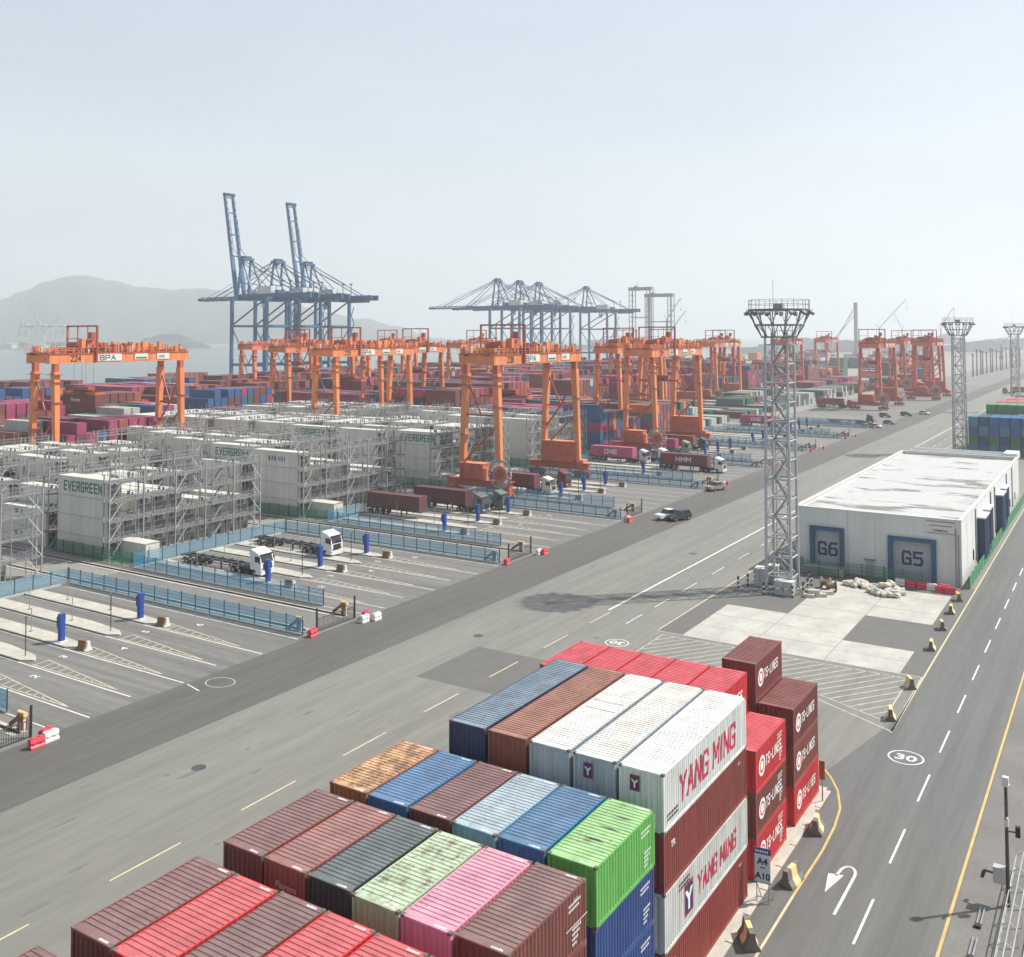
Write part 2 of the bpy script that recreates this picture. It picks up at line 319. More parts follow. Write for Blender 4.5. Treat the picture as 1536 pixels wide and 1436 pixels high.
# concrete forecourt slabs with open joints
pad=thing('concrete_pad',None,None); pad['kind']='structure'
xs=[-22.5,-15.05,-7.05,.35]
def slabs(x0,x1,ys):
    for a,b in zip(ys[:-1],ys[1:]):
        mb=MB(); h=random.uniform(.012,.022); mb.box(x0+.03,x1-.03,a+.03,b-.03,.006,h); build(mb,'slab',M['concrete'],pad)
slabs(xs[0],xs[1],[57.4,62.3,67.2,72.0]); slabs(xs[1],xs[2],[57.4,62.3,67.2,72,76.8,81.6,86.4,90.8])
slabs(xs[2],xs[3],[57.4,61.3,65.1]); slabs(xs[2],xs[3],[76.1,80.8,85.6,90.4])
# ---- painted markings
ld=MB(); wl=MB(); wy=MB(); py=MB(); wo=MB(); yl=MB()
def line(mb,x0,y0,x1,y1,w,z=Z3):
    d=Vector((x1-x0,y1-y0,0)).normalized(); n=Vector((-d.y,d.x,0))*w/2
    a=Vector((x0,y0,z));b=Vector((x1,y1,z)); mb.quad(a-n,b-n,b+n,a+n)
line(wy,10.65,-80,10.65,600,.17)
y=1.5
while y<600: line(wl,6.6,y-.0,6.6,y+5,.14); y+=9.6
line(py,2.5,42,2.5,600,.16); 
# curve round the stack corner
pts=[(2.45,-60),(2.45,8),(2.5,14),(2.62,20),(2.5,23.5),(2.2,26.3),(1.4,28.9),(.4,30.9),(-.8,32.6),(-3,34.5),(-7,36)]
for a,b in zip(pts[:-1],pts[1:]): line(wy if a[1]<24 and a[1]>13 else (py if a[1]<=13 else wy),*a,*b,.15,Z4)
line(wl,-33.8,62,-33.8,600,.30)
for y in range(64,600,1): pass
y=74.8
while y<600: line(wl,-29.6,y,-29.6,y+5,.13); y+=10.6
line(py,-25.5,58,-25.5,600,.16)
y=-48.5
while y<60: line(yl,-33.25,y,-33.25,y+5.3,.15); y+=10.45
for y in (29.5,38.8): line(wl,-26.6,y,-26.6,y+4.6,.12)
for y in (58,66): line(wl,-29.6,y,-29.6,y+4.5,.12)
# chevron area
outp=[(-25.5,45),(-25.5,57.5),(2.35,57.35),(2.5,42.2),(-4.4,46.1),(-12,50)]
for a,b in zip(outp[1:-1],outp[2:]): line(wo,*a,*b,.15)
inn=[(-24.4,44),(-24.4,56.5),(1.4,56.2),(1.4,44.3),(-4.7,47.4),(-12,51.2)]
for a,b in zip(inn[:-1],inn[1:]): line(wo,*a,*b,.13)
for i in range(-8,26):
    xt=-22.9+i*1.36; x1,y1=xt,56.3
    if xt>1.4: y1=56.3-(xt-1.4)*1.38; x1=1.4
    if y1<45: continue
    lo=None
    for q in range(400):
        y=y1-q*.05; x=x1-(y1-y)/1.38
        yb=44.3+(1.4-x)*.508 if x>-12 else (51.2-(-12-x)*.58)
        if x<-24.4 or y<yb: break
        lo=(x,y)
    if lo and y1-lo[1]>.4: line(wo,*lo,x1,y1,.14)
# lane markings per bay
ISL=[9.3,14.3,19.3,24.3,29.3]
for k in range(-1,NB):
    for j,c in enumerate(ISL):
        y=40*k+c
        if k<7:
            line(wl,-100,y-1.05,-57.2-(j%2)*1.2,y-1.05,.15)
        if k<3:
            L0=-74.4; 
            line(ld,L0,y-.75,-61,y-.6,.13); line(ld,L0,y+.95,-61,y-.55,.13)
            for i in range(10):
                x=L0+.3+i*1.3; t=(x-L0)/(-61-L0); line(ld,x,y-.72,x-.15+.0,y+.95-1.5*t,.13)
    if k<7: line(wl,-100,40*k+33.8,-57.5,40*k+33.8,.15); line(wl,-71,40*k+4.95,-57.5,40*k+4.95,.12)
struct(ld,'ladder_markings',M['cream_line']); struct(wl,'white_markings',M['white_line']); struct(wo,'worn_markings',M['worn_line']); struct(wy,'yellow_edge_line',M['yellow_line'])
struct(py,'pale_edge_line',M['pale_yellow']); struct(yl,'yellow_centre_dashes',M['pale_yellow'])
rn=thing('road_numerals',None,None); rn['kind']='structure'
for (x,y,f,r) in ((4.5,37.5,'N',1.35),(-27.4,51.2,'S',1.3)):
    ob('roundel',disc_mesh(r-.13,r,M['white_line']),rn,loc=(x,y,Z4))
    letter('30',rn,(x,y-.52 if f=='N' else y+.52,Z4),f,1.45,'white_line','numeral',bold=.03,align='CENTER',sx=1.15)
for k in range(0,3):
    for j,n in enumerate('123456'):
        letter(n,rn,(-70.5 if j%2 else -73.5,40*k+6.3+5*j-.0,Z4),'W',1.35,'white_line','numeral',bold=.02,sx=1.1)
# turning arrow
ua=MB(); prev=None
for i in range(0,13):
    a=PI*i/12; p=(4.62+.46*math.cos(a),18.0+.95*math.sin(a))
    if prev: line(ua,*prev,*p,.17,Z4)
    prev=p
line(ua,5.02,13.3,5.08,18.02,.17,Z4); line(ua,4.16,18.02,4.1,17.5,.17,Z4)
ua.add([(3.62,17.5,Z4),(3.98,15.3,Z4),(4.5,17.75,Z4)],[(0,1,2)])
struct(ua,'turning_arrow',M['white_line'])
# survey sketches on the dark strip, manhole covers
sk=MB()
for i in range(20):
    a=2*PI*i/20;b=2*PI*(i+1)/20; line(sk,-54.3+1.5*math.cos(a),20.2+1.25*math.sin(a),-54.3+1.5*math.cos(b),20.2+1.25*math.sin(b),.06)
line(sk,-56.6,18.2,-54.2,17.6,.12)
struct(sk,'spray_marks',M['white_line'])
mh=MB().tube((0,0,0),(0,0,.014),.55,18).mesh('manhole_cover',M['dark_grey'])
for i,(x,y,l) in enumerate(((-41.2,6.7,'round iron manhole cover in the grey road nearest the rusty containers'),(-41.5,45.3,'round iron manhole cover farther along the road beside the tower shadow'),(-36.6,96,'small iron manhole cover on the far road short of the pickup'))):
    ob('manhole_cover',mh,loc=(x,y,.006),label=l,cat='manhole cover',group='manhole covers in the road')
tp=MB(); st_=MB(); rt=random.Random(31)
def blob(mb,x,y,a,b,z,n=10):
    mb.add([(x+a*(1+rt.uniform(-.3,.3))*math.cos(2*PI*i/n),y+b*(1+rt.uniform(-.3,.3))*math.sin(2*PI*i/n),z) for i in range(n)],[tuple(range(n))])
for i in range(60): blob(tp,rt.uniform(-46,-26),rt.uniform(-20,160),rt.uniform(.06,.30),rt.uniform(.15,1.1),.0045+.00005*i+Z1*.3)
for i in range(0): blob(tp,rt.uniform(3,10.4),rt.uniform(0,120),rt.uniform(.05,.22),rt.uniform(.15,.9),Z2+.001+.00003*i)
struct(tp,'tar_stains',M['tar'])
jn=MB()
for y in (-22,18,61,103,150): line(jn,-47,y,-25.6,y+rt.uniform(-.3,.3),.035,Z2-.001)
for x in (-40.2,): line(jn,x,-60,x+.1,300,.03,Z2-.0006)
struct(jn,'road_joints',M['tar'])
# air
hz=MB().box(-8900,8900,-2500,8900,-4,365); hm=bpy.data.materials.new('haze'); hm.use_nodes=True
hn=hm.node_tree; hn.nodes.clear(); ho=hn.nodes.new('ShaderNodeOutputMaterial'); hv=hn.nodes.new('ShaderNodeVolumePrincipled')
hv.inputs['Color'].default_value=(.80,.84,.87,1); hv.inputs['Density'].default_value=HAZE_D; hv.inputs['Anisotropy'].default_value=.25
hn.links.new(hv.outputs[0],ho.inputs['Volume']); build(hz,'haze',hm,kind='stuff')
# ================================================================ shipping containers near the camera
def corr_wall(L,H,pitch,d,mats,name,zb=.16,zt=.07,edge=.15):
    # vertical ribs, faces +X, lying in x -d..0, length along Y
    mb=MB(); n=max(2,round((L-2*edge)/pitch)); p=(L-2*edge)/n; y=-L/2+edge; pts=[]
    for i in range(n): 
        pts+=[(-d,y),(-d,y+p*.25),(0,y+p*.5),(0,y+p*.75)]; y+=p
    pts.append((-d,y)); pts=[(-d,-L/2+edge-.001)]+pts
    for x,yy in pts: mb.v+=[(x,yy,zb),(x,yy,H-zt)]
    for i in range(len(pts)-1): mb.f.append((2*i,2*i+2,2*i+3,2*i+1)); mb.m.append(0)
    return mb.mesh(name,mats)
def corr_roof(L,W,H,pitch,d,name):
    mb=MB(); e=.28; n=round((L-2*e)/pitch); p=(L-2*e)/n; y=-L/2+e
    pts=[(-L/2+.05,H-.012)]
    for i in range(n): pts+=[(y,H-.012),(y+p*.40,H-.012),(y+p*.50,H-.012-d),(y+p*.90,H-.012-d)]; y+=p
    pts+=[(y,H-.012),(L/2-.05,H-.012)]
    a=W/2-.055
    for yy,z in pts: mb.v+=[(-a,yy,z),(a,yy,z)]
    for i in range(len(pts)-1): mb.f.append((2*i,2*i+1,2*i+3,2*i+2)); mb.m.append(0)
    return mb.mesh(name,M['roof_paint'])
def frame_mesh(L,H,W):
    mb=MB(); a=W/2; l=L/2
    for sx in (-1,1):
        for sy in (-1,1):
            mb.cb(sx*(a-.075),sy*(l-.075),H/2,.14,.14,H-.24)
            for z in (.06,H-.06): mb.cb(sx*(a-.08),sy*(l-.088),z,.168,.182,.124,1)
        mb.box(sx*a-.06 if sx>0 else -a,a if sx>0 else -a+.06,-l+.15,l-.15,0.02,.17); 
        mb.box(a-.06 if sx>0 else -a,a if sx>0 else -a+.06,-l+.15,l-.15,H-.085,H-.01)
    for sy in (-1,1):
        y=sy*(l-.05)
        mb.cb(0,y,.1,W-.3,.1,.15); mb.cb(0,y,H-.07,W-.3,.1,.11)
    return mb.mesh('frame',[M['paint'],M['casting']])
def door_mesh(W,H):
    mb=MB(); w=W/2-.17; mb.box(0.01,w,-.06,-.02,.2,H-.14)
    for i in range(4): mb.box(.08,w-.08,-.02,-.005,.3+i*(H-.5)/4,.3+(i+.72)*(H-.5)/4)
    for x in (w*.3,w*.75): mb.tube((x,.02,.1),(x,.02,H-.08),.022,5,1); mb.cb(x+.12,.03,1.25,.3,.03,.04,1)
    return mb.mesh('door',[M['paint'],M['galv']])
CM={}
def cmesh(L,H):
    k=(L,H)
    if k not in CM:
        W=2.438
        CM[k]=dict(frame=frame_mesh(L,H,W),side=corr_wall(L,H,.278,.04,M['paint'],'side_panel'),roof=corr_roof(L,W,H,.27,.036,'roof_panel'),
            end=corr_wall(W,H,.30,.045,M['paint'],'end_panel',edge=.14),door=door_mesh(W,H),
            floor=MB().box(-1.15,1.15,-L/2+.1,L/2-.1,.12,.16).mesh('floor_panel',M['casting']))
    return CM[k]
NCOL=0
def container(x,y,z,L,H,col,label,wear=.1,roof=None,group='containers stacked beside the grey road',detail=3):
    """x,y = centre; long axis along Y"""
    global NCOL; NCOL+=1
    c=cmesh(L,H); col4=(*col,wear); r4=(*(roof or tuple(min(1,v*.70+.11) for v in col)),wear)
    t=thing('shipping_container',label,'container',group,(x,y,z))
    jx=random.uniform(-.02,.02); t.location.x+=jx
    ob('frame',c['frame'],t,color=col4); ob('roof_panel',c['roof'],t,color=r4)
    ob('side_panel',c['side'],t,(1.219-.012,0,0),color=col4); ob('side_panel',c['side'],t,(-1.219+.012,0,0),(0,0,PI),color=col4)
    ob('end_panel',c['end'],t,(0,-L/2+.02,0),(0,0,-PI/2),color=col4)
    for s in (1,-1):
        d=ob('door',c['door'],t,(0,L/2-.01,0),color=col4); d.scale.x=s
    ob('floor_panel',c['floor'],t,color=col4)
    return t
XC=[.25-1.22-2.575*i for i in range(7)]  # column centres, col 0 at the right
H1=2.591; H2=2.896
BR=(.20,.052,.042); RB=(.30,.085,.06); RED=(.62,.035,.045); BLK=(.035,.045,.05); PG=(.42,.58,.36); PK=(.78,.30,.42); ORU=(.44,.17,.07)
BL=(.035,.17,.38); LB=(.30,.45,.52); GRN=(.14,.46,.10); WH=(.64,.65,.62); SLB=(.05,.085,.17); DB=(.02,.05,.16); TERR=(.27,.085,.05); DKR=(.27,.03,.03)
def marks(t,L,H,side=-1,n=6,mat='text_white'):
    mb=MB(); x=.25
    for i in range(n):
        w_=random.choice((.045,.07,.06)); mb.rect(x,x+w_,0,random.choice((.1,.14,.12)),0); x+=w_+.035
    return ob('roof_code',mb.mesh('roof_code',M[mat]),t,(0.1,-L/2+.1,H+.0),())if False else ob('roof_code',mb.mesh('roof_code',M[mat]),t,(.1,side*(L/2)-(.24 if side>0 else -.09),H-.008))
def sidemarks(k,L,H):
    mb=MB()
    for (y0,z0,n,rws) in ((L/2-1.5,H-.55,8,2),(L/2-1.2,1.0,6,4)):
        for r_ in range(rws):
            for i in range(n-r_): mb.rect(y0+i*.13,y0+i*.13+.08,z0-r_*.2,z0-r_*.2+.11)
    o=ob('data_print',mb.mesh('data_print',M['text_white']),k); o.matrix_local=Matrix.Translation((1.212,0,0))@AX['+X'].to_4x4()
rows={ # row: (y centre, L, H, tiers, [top colours from the left column], wear, names)
 'D':(-18.4,6.058,H1,4,[(BR,.12,'brown'),(RED,.05,'bright red'),((.18,.055,.045),.15,'scuffed brown'),(RED,.1,'red'),(RED,.08,'red'),(RED,.1,'red')]),
 'E':(-25.8,6.058,H1,4,[(BR,.12,'brown'),(BR,.2,'brown'),(RED,.1,'red'),(BL,.1,'blue'),(BR,.1,'brown'),(BR,.1,'brown')]),
 'C':(-10.9,6.058,H1,4,[(BR,.12,'brown'),((.33,.10,.075),.05,'faded reddish brown'),(BLK,.05,'black'),(PG,.34,'pale green rust-spotted'),(PK,.08,'pink'),((.20,.065,.052),.2,'plain brown')]),
 'B':(-3.95,6.058,H1,4,[(ORU,.45,'orange rusted'),(BL,.16,'rust-flecked blue'),((.19,.055,.045),.15,'dark brown'),((.24,.40,.52),.12,'faded blue and white'),((.035,.17,.36),.15,'clean blue'),(GRN,.15,'bright green')]),
}
RN={'D':'row of reds and browns','E':'nearest row','C':'row with the pink one','B':'row with the green one'}
ORD=['first','second','third','fourth','fifth','sixth']; TN=['bottom','second','third','top']
LOW=[BR,DB,RB,(.05,.10,.25),BR,(.25,.04,.035),DB,TERR,(.12,.25,.14)]
LOWN=['brown','navy blue','reddish brown','blue','brown','dark red','navy blue','terracotta','green']
for r,(yc,L,H,T,cols) in rows.items():
    for j,(c,wr,nm) in enumerate(cols):
        x=XC[5-j]
        for t_ in range(T):
            if t_==T-1:
                lab=f'{nm} container on top, {ORD[j]} from left, {RN[r]}'
                col,wv=c,wr
                roof=None
            else:
                if not(j in(0,5) or t_==T-2 or r=='E'): continue
                q=random.randrange(len(LOW)); col=LOW[q]; n2=LOWN[q]; wv=random.uniform(0,.25); roof=None
                if r=='B' and j==5: col=(.03,.07,.24); n2='blue'
                if r=='C' and j==5: col=BR;n2='brown'
                lab=f'{n2} container, {TN[t_]} tier, {ORD[j]} from left, {RN[r]}'
            if t_==T-1 and nm.startswith('faded blue'): roof=(.42,.50,.54)
            if t_==T-1 and nm.startswith('orange'): roof=(.72,.43,.24)
            if t_==T-1 and nm=='bright green': roof=(.36,.58,.27)
            if t_==T-1 and nm.startswith('pale green'): roof=(.50,.60,.43)
            if t_==T-1 and nm=='black': roof=(.15,.17,.17)
            k=container(x,yc+random.uniform(-.05,.05),.03+t_*H,L,H,col,lab,wv,roof)
            if t_==T-1: marks(k,L,H,-1); marks(k,L,H,1)
            if j==5: sidemarks(k,L,H)
            if r=='B' and j==5 and t_==3:   # dark scrapes on the green roof
                mb=MB()
                for a,b_ in ((.1,1.5),(.0,.3),(-.1,-.9)):
                    mb.add([(a-.55,b_+.05,0),(a+.1,b_-.03,0),(a+.6,b_+.0,0),(a+.15,b_+.11,0)],[(0,1,2,3)])
                ob('roof_scrape',mb.mesh('roof_scrape',M['dark_grey']),k,(.1,0,H-.006))
            if r=='C' and j==0 and t_==3: pass
            if r=='C' and j==1 and t_==3: letter('Florens',k,(-.55,-L/2-.004,1.55),'-Y',.42,'text_white',shear=.2)
            if r=='C' and j==5 and t_==3:
                letter('22G1',k,(1.215,1.9,2.1),'+X',.2,'text_white')
                ob('painted_stripe',MB().rect(-.02,.02,-.9,.9,0).mesh('painted_stripe',M['text_white']),k,(1.222,2.2,1.2),(0,PI/2,0))
# row A: long high containers with the two lettered white boxes at the right end
YA=6.35
CA=[((.115,.155,.20),.18,'weathered slate blue long container on top'),(TERR,.15,'terracotta long container on top beside the slate blue one'),((.74,.73,.68),.02,'old white long container on top with patched roof panels'),((.70,.68,.60),.0,'cream white long container on top, middle of three white ones'),(WH,.0,'white long container lettered in red on top of the tall stack')]
for j,(c,wr,nm) in enumerate(CA):
    x=XC[4-j]-.28+.07*j
    for t_ in range(4):
        top=t_==3
        if not top and not(j in(0,4) or t_==2): continue
        if top: lab=nm; col=c;wv=wr
        elif j==4:
            col,wv,lab=[((.28,.045,.035),.1,'brown long container at the bottom of the tall lettered stack'),(WH,.02,'white long container with red lettering and emblem, second tier'),((.24,.05,.04),.05,'brown long container in third tier between the two white ones')][t_]
        else: col=SLB if j==0 else BR; wv=.1; lab=f"{'navy' if j==0 else 'brown'} long container, {TN[t_]} tier, {ORD[j]} column from left of the tall long row"
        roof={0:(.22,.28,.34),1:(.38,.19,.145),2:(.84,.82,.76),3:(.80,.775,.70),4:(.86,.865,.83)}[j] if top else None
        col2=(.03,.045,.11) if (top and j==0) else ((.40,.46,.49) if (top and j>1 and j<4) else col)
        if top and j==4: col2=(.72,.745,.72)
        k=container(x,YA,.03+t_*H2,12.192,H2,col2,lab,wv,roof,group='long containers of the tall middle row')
        if top and j==2:
            mb=MB(); 
            for yy in (1.0,2.2,-.2): mb.rect(-1.0,.9,yy,yy+.05,0)
            ob('roof_seam',mb.mesh('roof_seam',M['dark_grey']),k,(0,0,H2-.006))
        if top and j in (3,4):
            ob('emblem_plate',MB().rect(-.21,.21,-.33,.33).mesh('emblem_plate',M['text_navy']),k,(-.35,-6.102,2.15),(PI/2,0,0))
            ob('emblem_frame',MB().rect(-.27,.27,-.39,.39).mesh('emblem_frame',M['text_red']),k,(-.35,-6.098,2.15),(PI/2,0,0))
            letter('Y',k,(-.35,-6.107,1.93),'-Y',.55,'text_white','emblem',bold=.02,align='CENTER')
        if j==4 and t_ in (1,3):
            if t_==3: block('YANG MING',k,(1.213,-4.05,.80),'+X',1.22,.72,.20,.33,'text_red',slant=.12)
            else:
                block('YANG MING',k,(1.213,-1.75,.92),'+X',.92,.50,.145,.25,'text_red',slant=.12)
                ob('emblem_frame',MB().rect(-.80,.80,-.58,.58).mesh('emblem_frame',M['text_red']),k,(1.213,-3.0,1.38),(0,PI/2,0))
                ob('emblem_plate',MB().rect(-.72,.72,-.50,.50).mesh('emblem_plate',M['text_navy']),k,(1.217,-3.0,1.38),(0,PI/2,0))
                letter('Y',k,(1.222,-3.0,.85),'+X',1.35,'text_white','emblem',bold=.05,align='CENTER')
            mb=MB()
            for rr in (0,1):
                yy=0
                for i in range(9): mb.rect(yy,yy+.10,rr*.22,rr*.22+.13); yy+=.15
            o=ob('small_print',mb.mesh('small_print',M['text_black']),k); o.matrix_local=Matrix.Translation((1.214,-5.6 if t_==3 else -4.2,.45 if t_==3 else 2.2))@AX['+X'].to_4x4()
        if j==4 and t_ in (0,2): letter('45G1',k,(1.214,4.6,2.3),'+X',.22,'text_white'); letter('TR',k,(1.214,-5.2,1.9),'+X',.45,'text_white',bold=.01)
container(XC[5]-.05,YA,.03,12.192,H1,DKR,'dark red long container at ground left of the slate blue one',.1,group='long containers of the tall middle row')
container(XC[5]-.05,YA,.03+H1,12.192,H1,DKR,'dark red long container, second tier left of the slate blue stack',.1,group='long containers of the tall middle row')
container(XC[5]-.05,YA-3.1,.03+2*H1,6.058,H1,DKR,'dark red short container peeping out left of the slate blue one',.15,group='long containers of the tall middle row')
# rows of red and brown lettered boxes behind
def logo(k,size=1.0):
    ob('emblem_disc',disc_mesh(0,.62,M['text_white'],24,'emblem_disc'),k,(1.214,-1.85,1.35),(0,PI/2,0))
    ob('emblem_ring',disc_mesh(.30,.42,M['text_red'],20,'emblem_ring'),k,(1.219,-1.85,1.35),(0,PI/2,0))
    block('TS-LINES',k,(1.213,-1.1,1.1),'+X',.56,.26,.10,.17,'text_white',slant=.15)
for j in range(6):
    T=4 if j<5 else 3; x=XC[5-j]
    for t_ in range(T):
        if not(t_>=T-1 or j in(0,5) or (j==4)): continue
        if j<5: lab=f'red container, {TN[t_] if t_<3 else "top"} tier, {ORD[j]} from left in the red row behind the white ones'; col=RED
        else: col=[RED,(.23,.06,.045),RED][t_]; lab=['red lettered container at ground, right end of the red row','brown lettered container between two red ones, right end of red row','red lettered container on the three-high stack of the red row'][t_]
        k=container(x,17.15,.03+t_*H1,6.058,H1,col,lab,.03,(.66,.12,.14) if t_==T-1 else None,group='red and brown containers with round emblems')
        if j>=4: logo(k)
        if j==5: sidemarks(k,5.6,H1)
        if j==5 : letter('45',k,(-.1,-3.034,1.5),'-Y',.4,'text_white')
for j in (4,5):
    T=4 if j==4 else 3; x=XC[5-j]
    for t_ in range(T):
        col=[RED,(.25,.075,.055),(.20,.05,.045),(.20,.05,.045)][t_] if j==5 else [BR,BR,(.21,.055,.05),(.22,.06,.055)][t_]
        nm=['red','light brown','dark brown','dark brown'][t_] if j==5 else ['brown','brown','brown','purple brown'][t_]
        lab=f'{nm} lettered container, {["ground","second","third","top"][t_]} tier, {"four-high" if j==4 else "three-high"} stack nearest the chevrons'
        k=container(x,25.05,.03+t_*H1,6.058,H1,col,lab,.03,(.26,.10,.09) if t_==T-1 else None,group='red and brown containers with round emblems')
        logo(k)
g=MB(); g.box(-15.6,.62,-30,29,.0,.028); struct(g,'stack_base',M['kerb_concrete'])
mb=MB(); kerb=thing('stack_kerb',None,None); kerb['kind']='structure'
me=MB().box(-.2,.2,-1.45,1.45,.029,.09).mesh('kerb_stone',M['kerb_concrete'])
for i in range(19): ob('kerb_stone',me,kerb,(.82,-27+3*i,0))
# ================================================================ container yard behind the truck lanes
def yard_mesh(L,H,reefer):
    mb=MB(); a=1.219; l=L/2; d=.04
    if not reefer:
        n=22; p=(2*l-.3)/n
        for s in (-1,1):
            pts=[(l*-1+.15,0)]
            y=-l+.15
            for i in range(n): pts+=[(y+p*.2,0),(y+p*.3,d),(y+p*.7,d),(y+p*.8,0)]; y+=p
            pts.append((l-.15,0)); base=len(mb.v)
            for yy,dd in pts: mb.v+=[(yy,s*(a-dd),.15),(yy,s*(a-dd),H-.1)]
            for i in range(len(pts)-1):
                q=(base+2*i,base+2*i+2,base+2*i+3,base+2*i+1); mb.f.append(q if s<0 else q[::-1]); mb.m.append(0)
        mb.box(-l+.05,l-.05,-a+.05,a-.05,H-.1,H-.03,1)
        for s in (-1,1): mb.box(-l,l,s*a-.05 if s>0 else -a,a if s>0 else -a+.05,0,.15); mb.box(-l,l,a-.05 if s>0 else -a,a if s>0 else -a+.05,H-.1,H)
        for s in (-1,1):
            mb.box(s*l-.15 if s>0 else -l,l if s>0 else -l+.15,-a,a,.0,.12); mb.box(l-.08 if s>0 else -l,l if s>0 else -l+.08,-a+.1,a-.1,.1,H-.02)
            for t in (-1,1): mb.box(l-.16 if s>0 else -l,l if s>0 else -l+.16,a-.16 if t>0 else -a,a if t>0 else -a+.16,.0,H)
        return mb.mesh('shipping_container',[M['far_paint'],M['far_paint']])
    mb.box(-l,l-.42,-a,a,.10,H-.08,0); mb.box(-l+.03,l-.42,-a+.07,a-.07,0,.10,0)
    for xx in (-l-.004,l-.16): mb.box(xx,xx+.16,-a-.012,-a,.02,H-.03,1); mb.box(xx,xx+.16,a,a+.012,.02,H-.03,1)
    mb.box(-l,l-.02,-a+.01,a-.01,H-.05,H,1)
    mb.box(l-.44,l-.0,-a,-a+.13,0,H-.05); mb.box(l-.44,l,a-.13,a,0,H-.05); mb.box(l-.44,l,-a,a,H-.25,H-.05); mb.box(l-.44,l,-a,a,0,.12)
    return mb.mesh('reefer_container',[M['reefer_white'],M['reefer_roof']])
def reefer_unit():
    mb=MB(); mb.box(-.40,-.12,-1.08,1.08,.14,2.6,0); mb.box(-.12,-.04,-1.0,1.0,.9,1.35,1); mb.box(-.12,-.05,-.9,.1,.2,.85,1)
    mb.tube((-.12,0,1.9),(-.03,0,1.9),.42,10,1); mb.box(-.12,-.05,.3,.95,.2,.8,2); mb.box(-.12,-.05,-1.0,-.55,1.5,2.4,2)
    return mb.mesh('refrigeration_unit',[M['reefer_white'],M['galv_dark'],M['dark_grey']])
RM=yard_mesh(12.192,H2,True); RU=reefer_unit(); DM=yard_mesh(12.192,H1,False)
PAL=[((.33,.045,.12),'magenta',7),((.17,.05,.045),'brown',13),((.025,.10,.25),'blue',2),((.03,.05,.11),'navy',2),((.06,.17,.18),'teal',2),((.02,.12,.06),'green',1),((.60,.17,.05),'orange',1),((.30,.09,.06),'rust red',6),((.45,.45,.42),'pale grey',1),((.09,.10,.11),'charcoal',1)]
PW=[p for p in PAL for _ in range(p[2])]
rnd=random.Random(11)
cells={}   # (block,bay,row) -> [(kind,colour,name)] from the ground up
def bx(i,k):
    n_=5 if k<3 else (7 if k<5 else 0)
    return -115.1-i*15.2 if i<n_ else -115.1-n_*15.2-(i-n_)*12.75
for k in range(-1,NB):
    nbay=24
    for i in range(nbay):
        ree=i<(5 if k<3 else 7) and k<5
        base=rnd.choice((3,3,4,4)) if ree else rnd.choice((4,5,5,6,6))
        if k>=5 and i<4: base=rnd.choice((1,1,2,2)) if k>6 else 4
        dom=rnd.choice(PW)
        for j in range(10):
            if ree:
                hgt=max(1,min(4,base+rnd.choice((-1,0,0,1)))) if rnd.random()<.88 else rnd.choice((0,1))
                if k==1 and i==0: hgt=[4,2,3,3,3,2,1,2,1,2][j]
                if k==2 and i==0: hgt=[4,2,3,1,3,2,0,2,1,2][j]
                if k==2 and i==1: hgt=[3,4,2,4,4,2,3,2,1,2][j]
                if k==0 and i==0: hgt=[2,1,2,2,3,2,2,1,1,0][j]
                cells[k,i,j]=[('r',(.6,.6,.56),'pale')]*hgt
            else:
                hgt=max(0,min(6,base+rnd.choice((-1,0,0,0)))); st=[]
                for t_ in range(hgt):
                    p=dom if rnd.random()<.45 else rnd.choice(PW)
                    if 7<=k<=12 and i<4: p=rnd.choice([PAL[4],PAL[5],PAL[8],PAL[8],PAL[1],PAL[9]])
                    st.append(('d',p[0],p[1]))
                cells[k,i,j]=st
for c,v in {(5,0,0):['blue','blue','magenta','blue','blue'],(5,1,0):['magenta','brown','magenta','navy'],(5,0,1):['magenta','navy','magenta','blue']}.items():
    cells[c]=[('d',next(p[0] for p in PAL if p[1]==n),n) for n in v]
cells[4,7,0]=cells[4,7,0][:2]+[('d',PAL[0][0],'magenta')]*2
def ry(j): return 7.5+2.78*j
lst=[]
for (k,i,j),st in cells.items():
    X=bx(i,k)
    if X-6<QX+75 : continue
    for t_,(kd,cc,nm) in enumerate(st):
        H=H2 if kd=='r' else H1
        top=t_==len(st)-1
        def hh_(kk,ii,jj): return len(cells.get((kk,ii,jj),()))
        exposed=top or hh_(k,i-1,j)<=t_ or (j==0) or hh_(k,i,j-1)<=t_ or j==9 or i==0 or (kd=='r')
        if not exposed: continue
        Y=40*k+ry(j); px,py,dd=project(X,Y,t_*H+1.3)
        if not(-70<px<1610 and dd>0): continue
        lst.append((dd,k,i,j,t_,kd,cc,nm,X,Y,H))
lst.sort()
BN=['behind the road','one bay back','two bays back','three bays back','four bays back','five bays back']
def ordn(n): return (ORD+['seventh','eighth','ninth','tenth','eleventh','twelfth','thirteenth','fourteenth','fifteenth','sixteenth','seventeenth','eighteenth','nineteenth','twentieth']+['far back']*30)[n]
nr=nd=0; rest=MB(); restr=MB(); cidx={p[1]:q for q,p in enumerate(PAL)}
BLK_N={-1:'nearest block',0:'block at left edge',1:'block behind the empty chassis',2:'block under leftmost crane',3:'block under nearest crane',4:'block of the middle crane',5:'block behind pink trailer'}
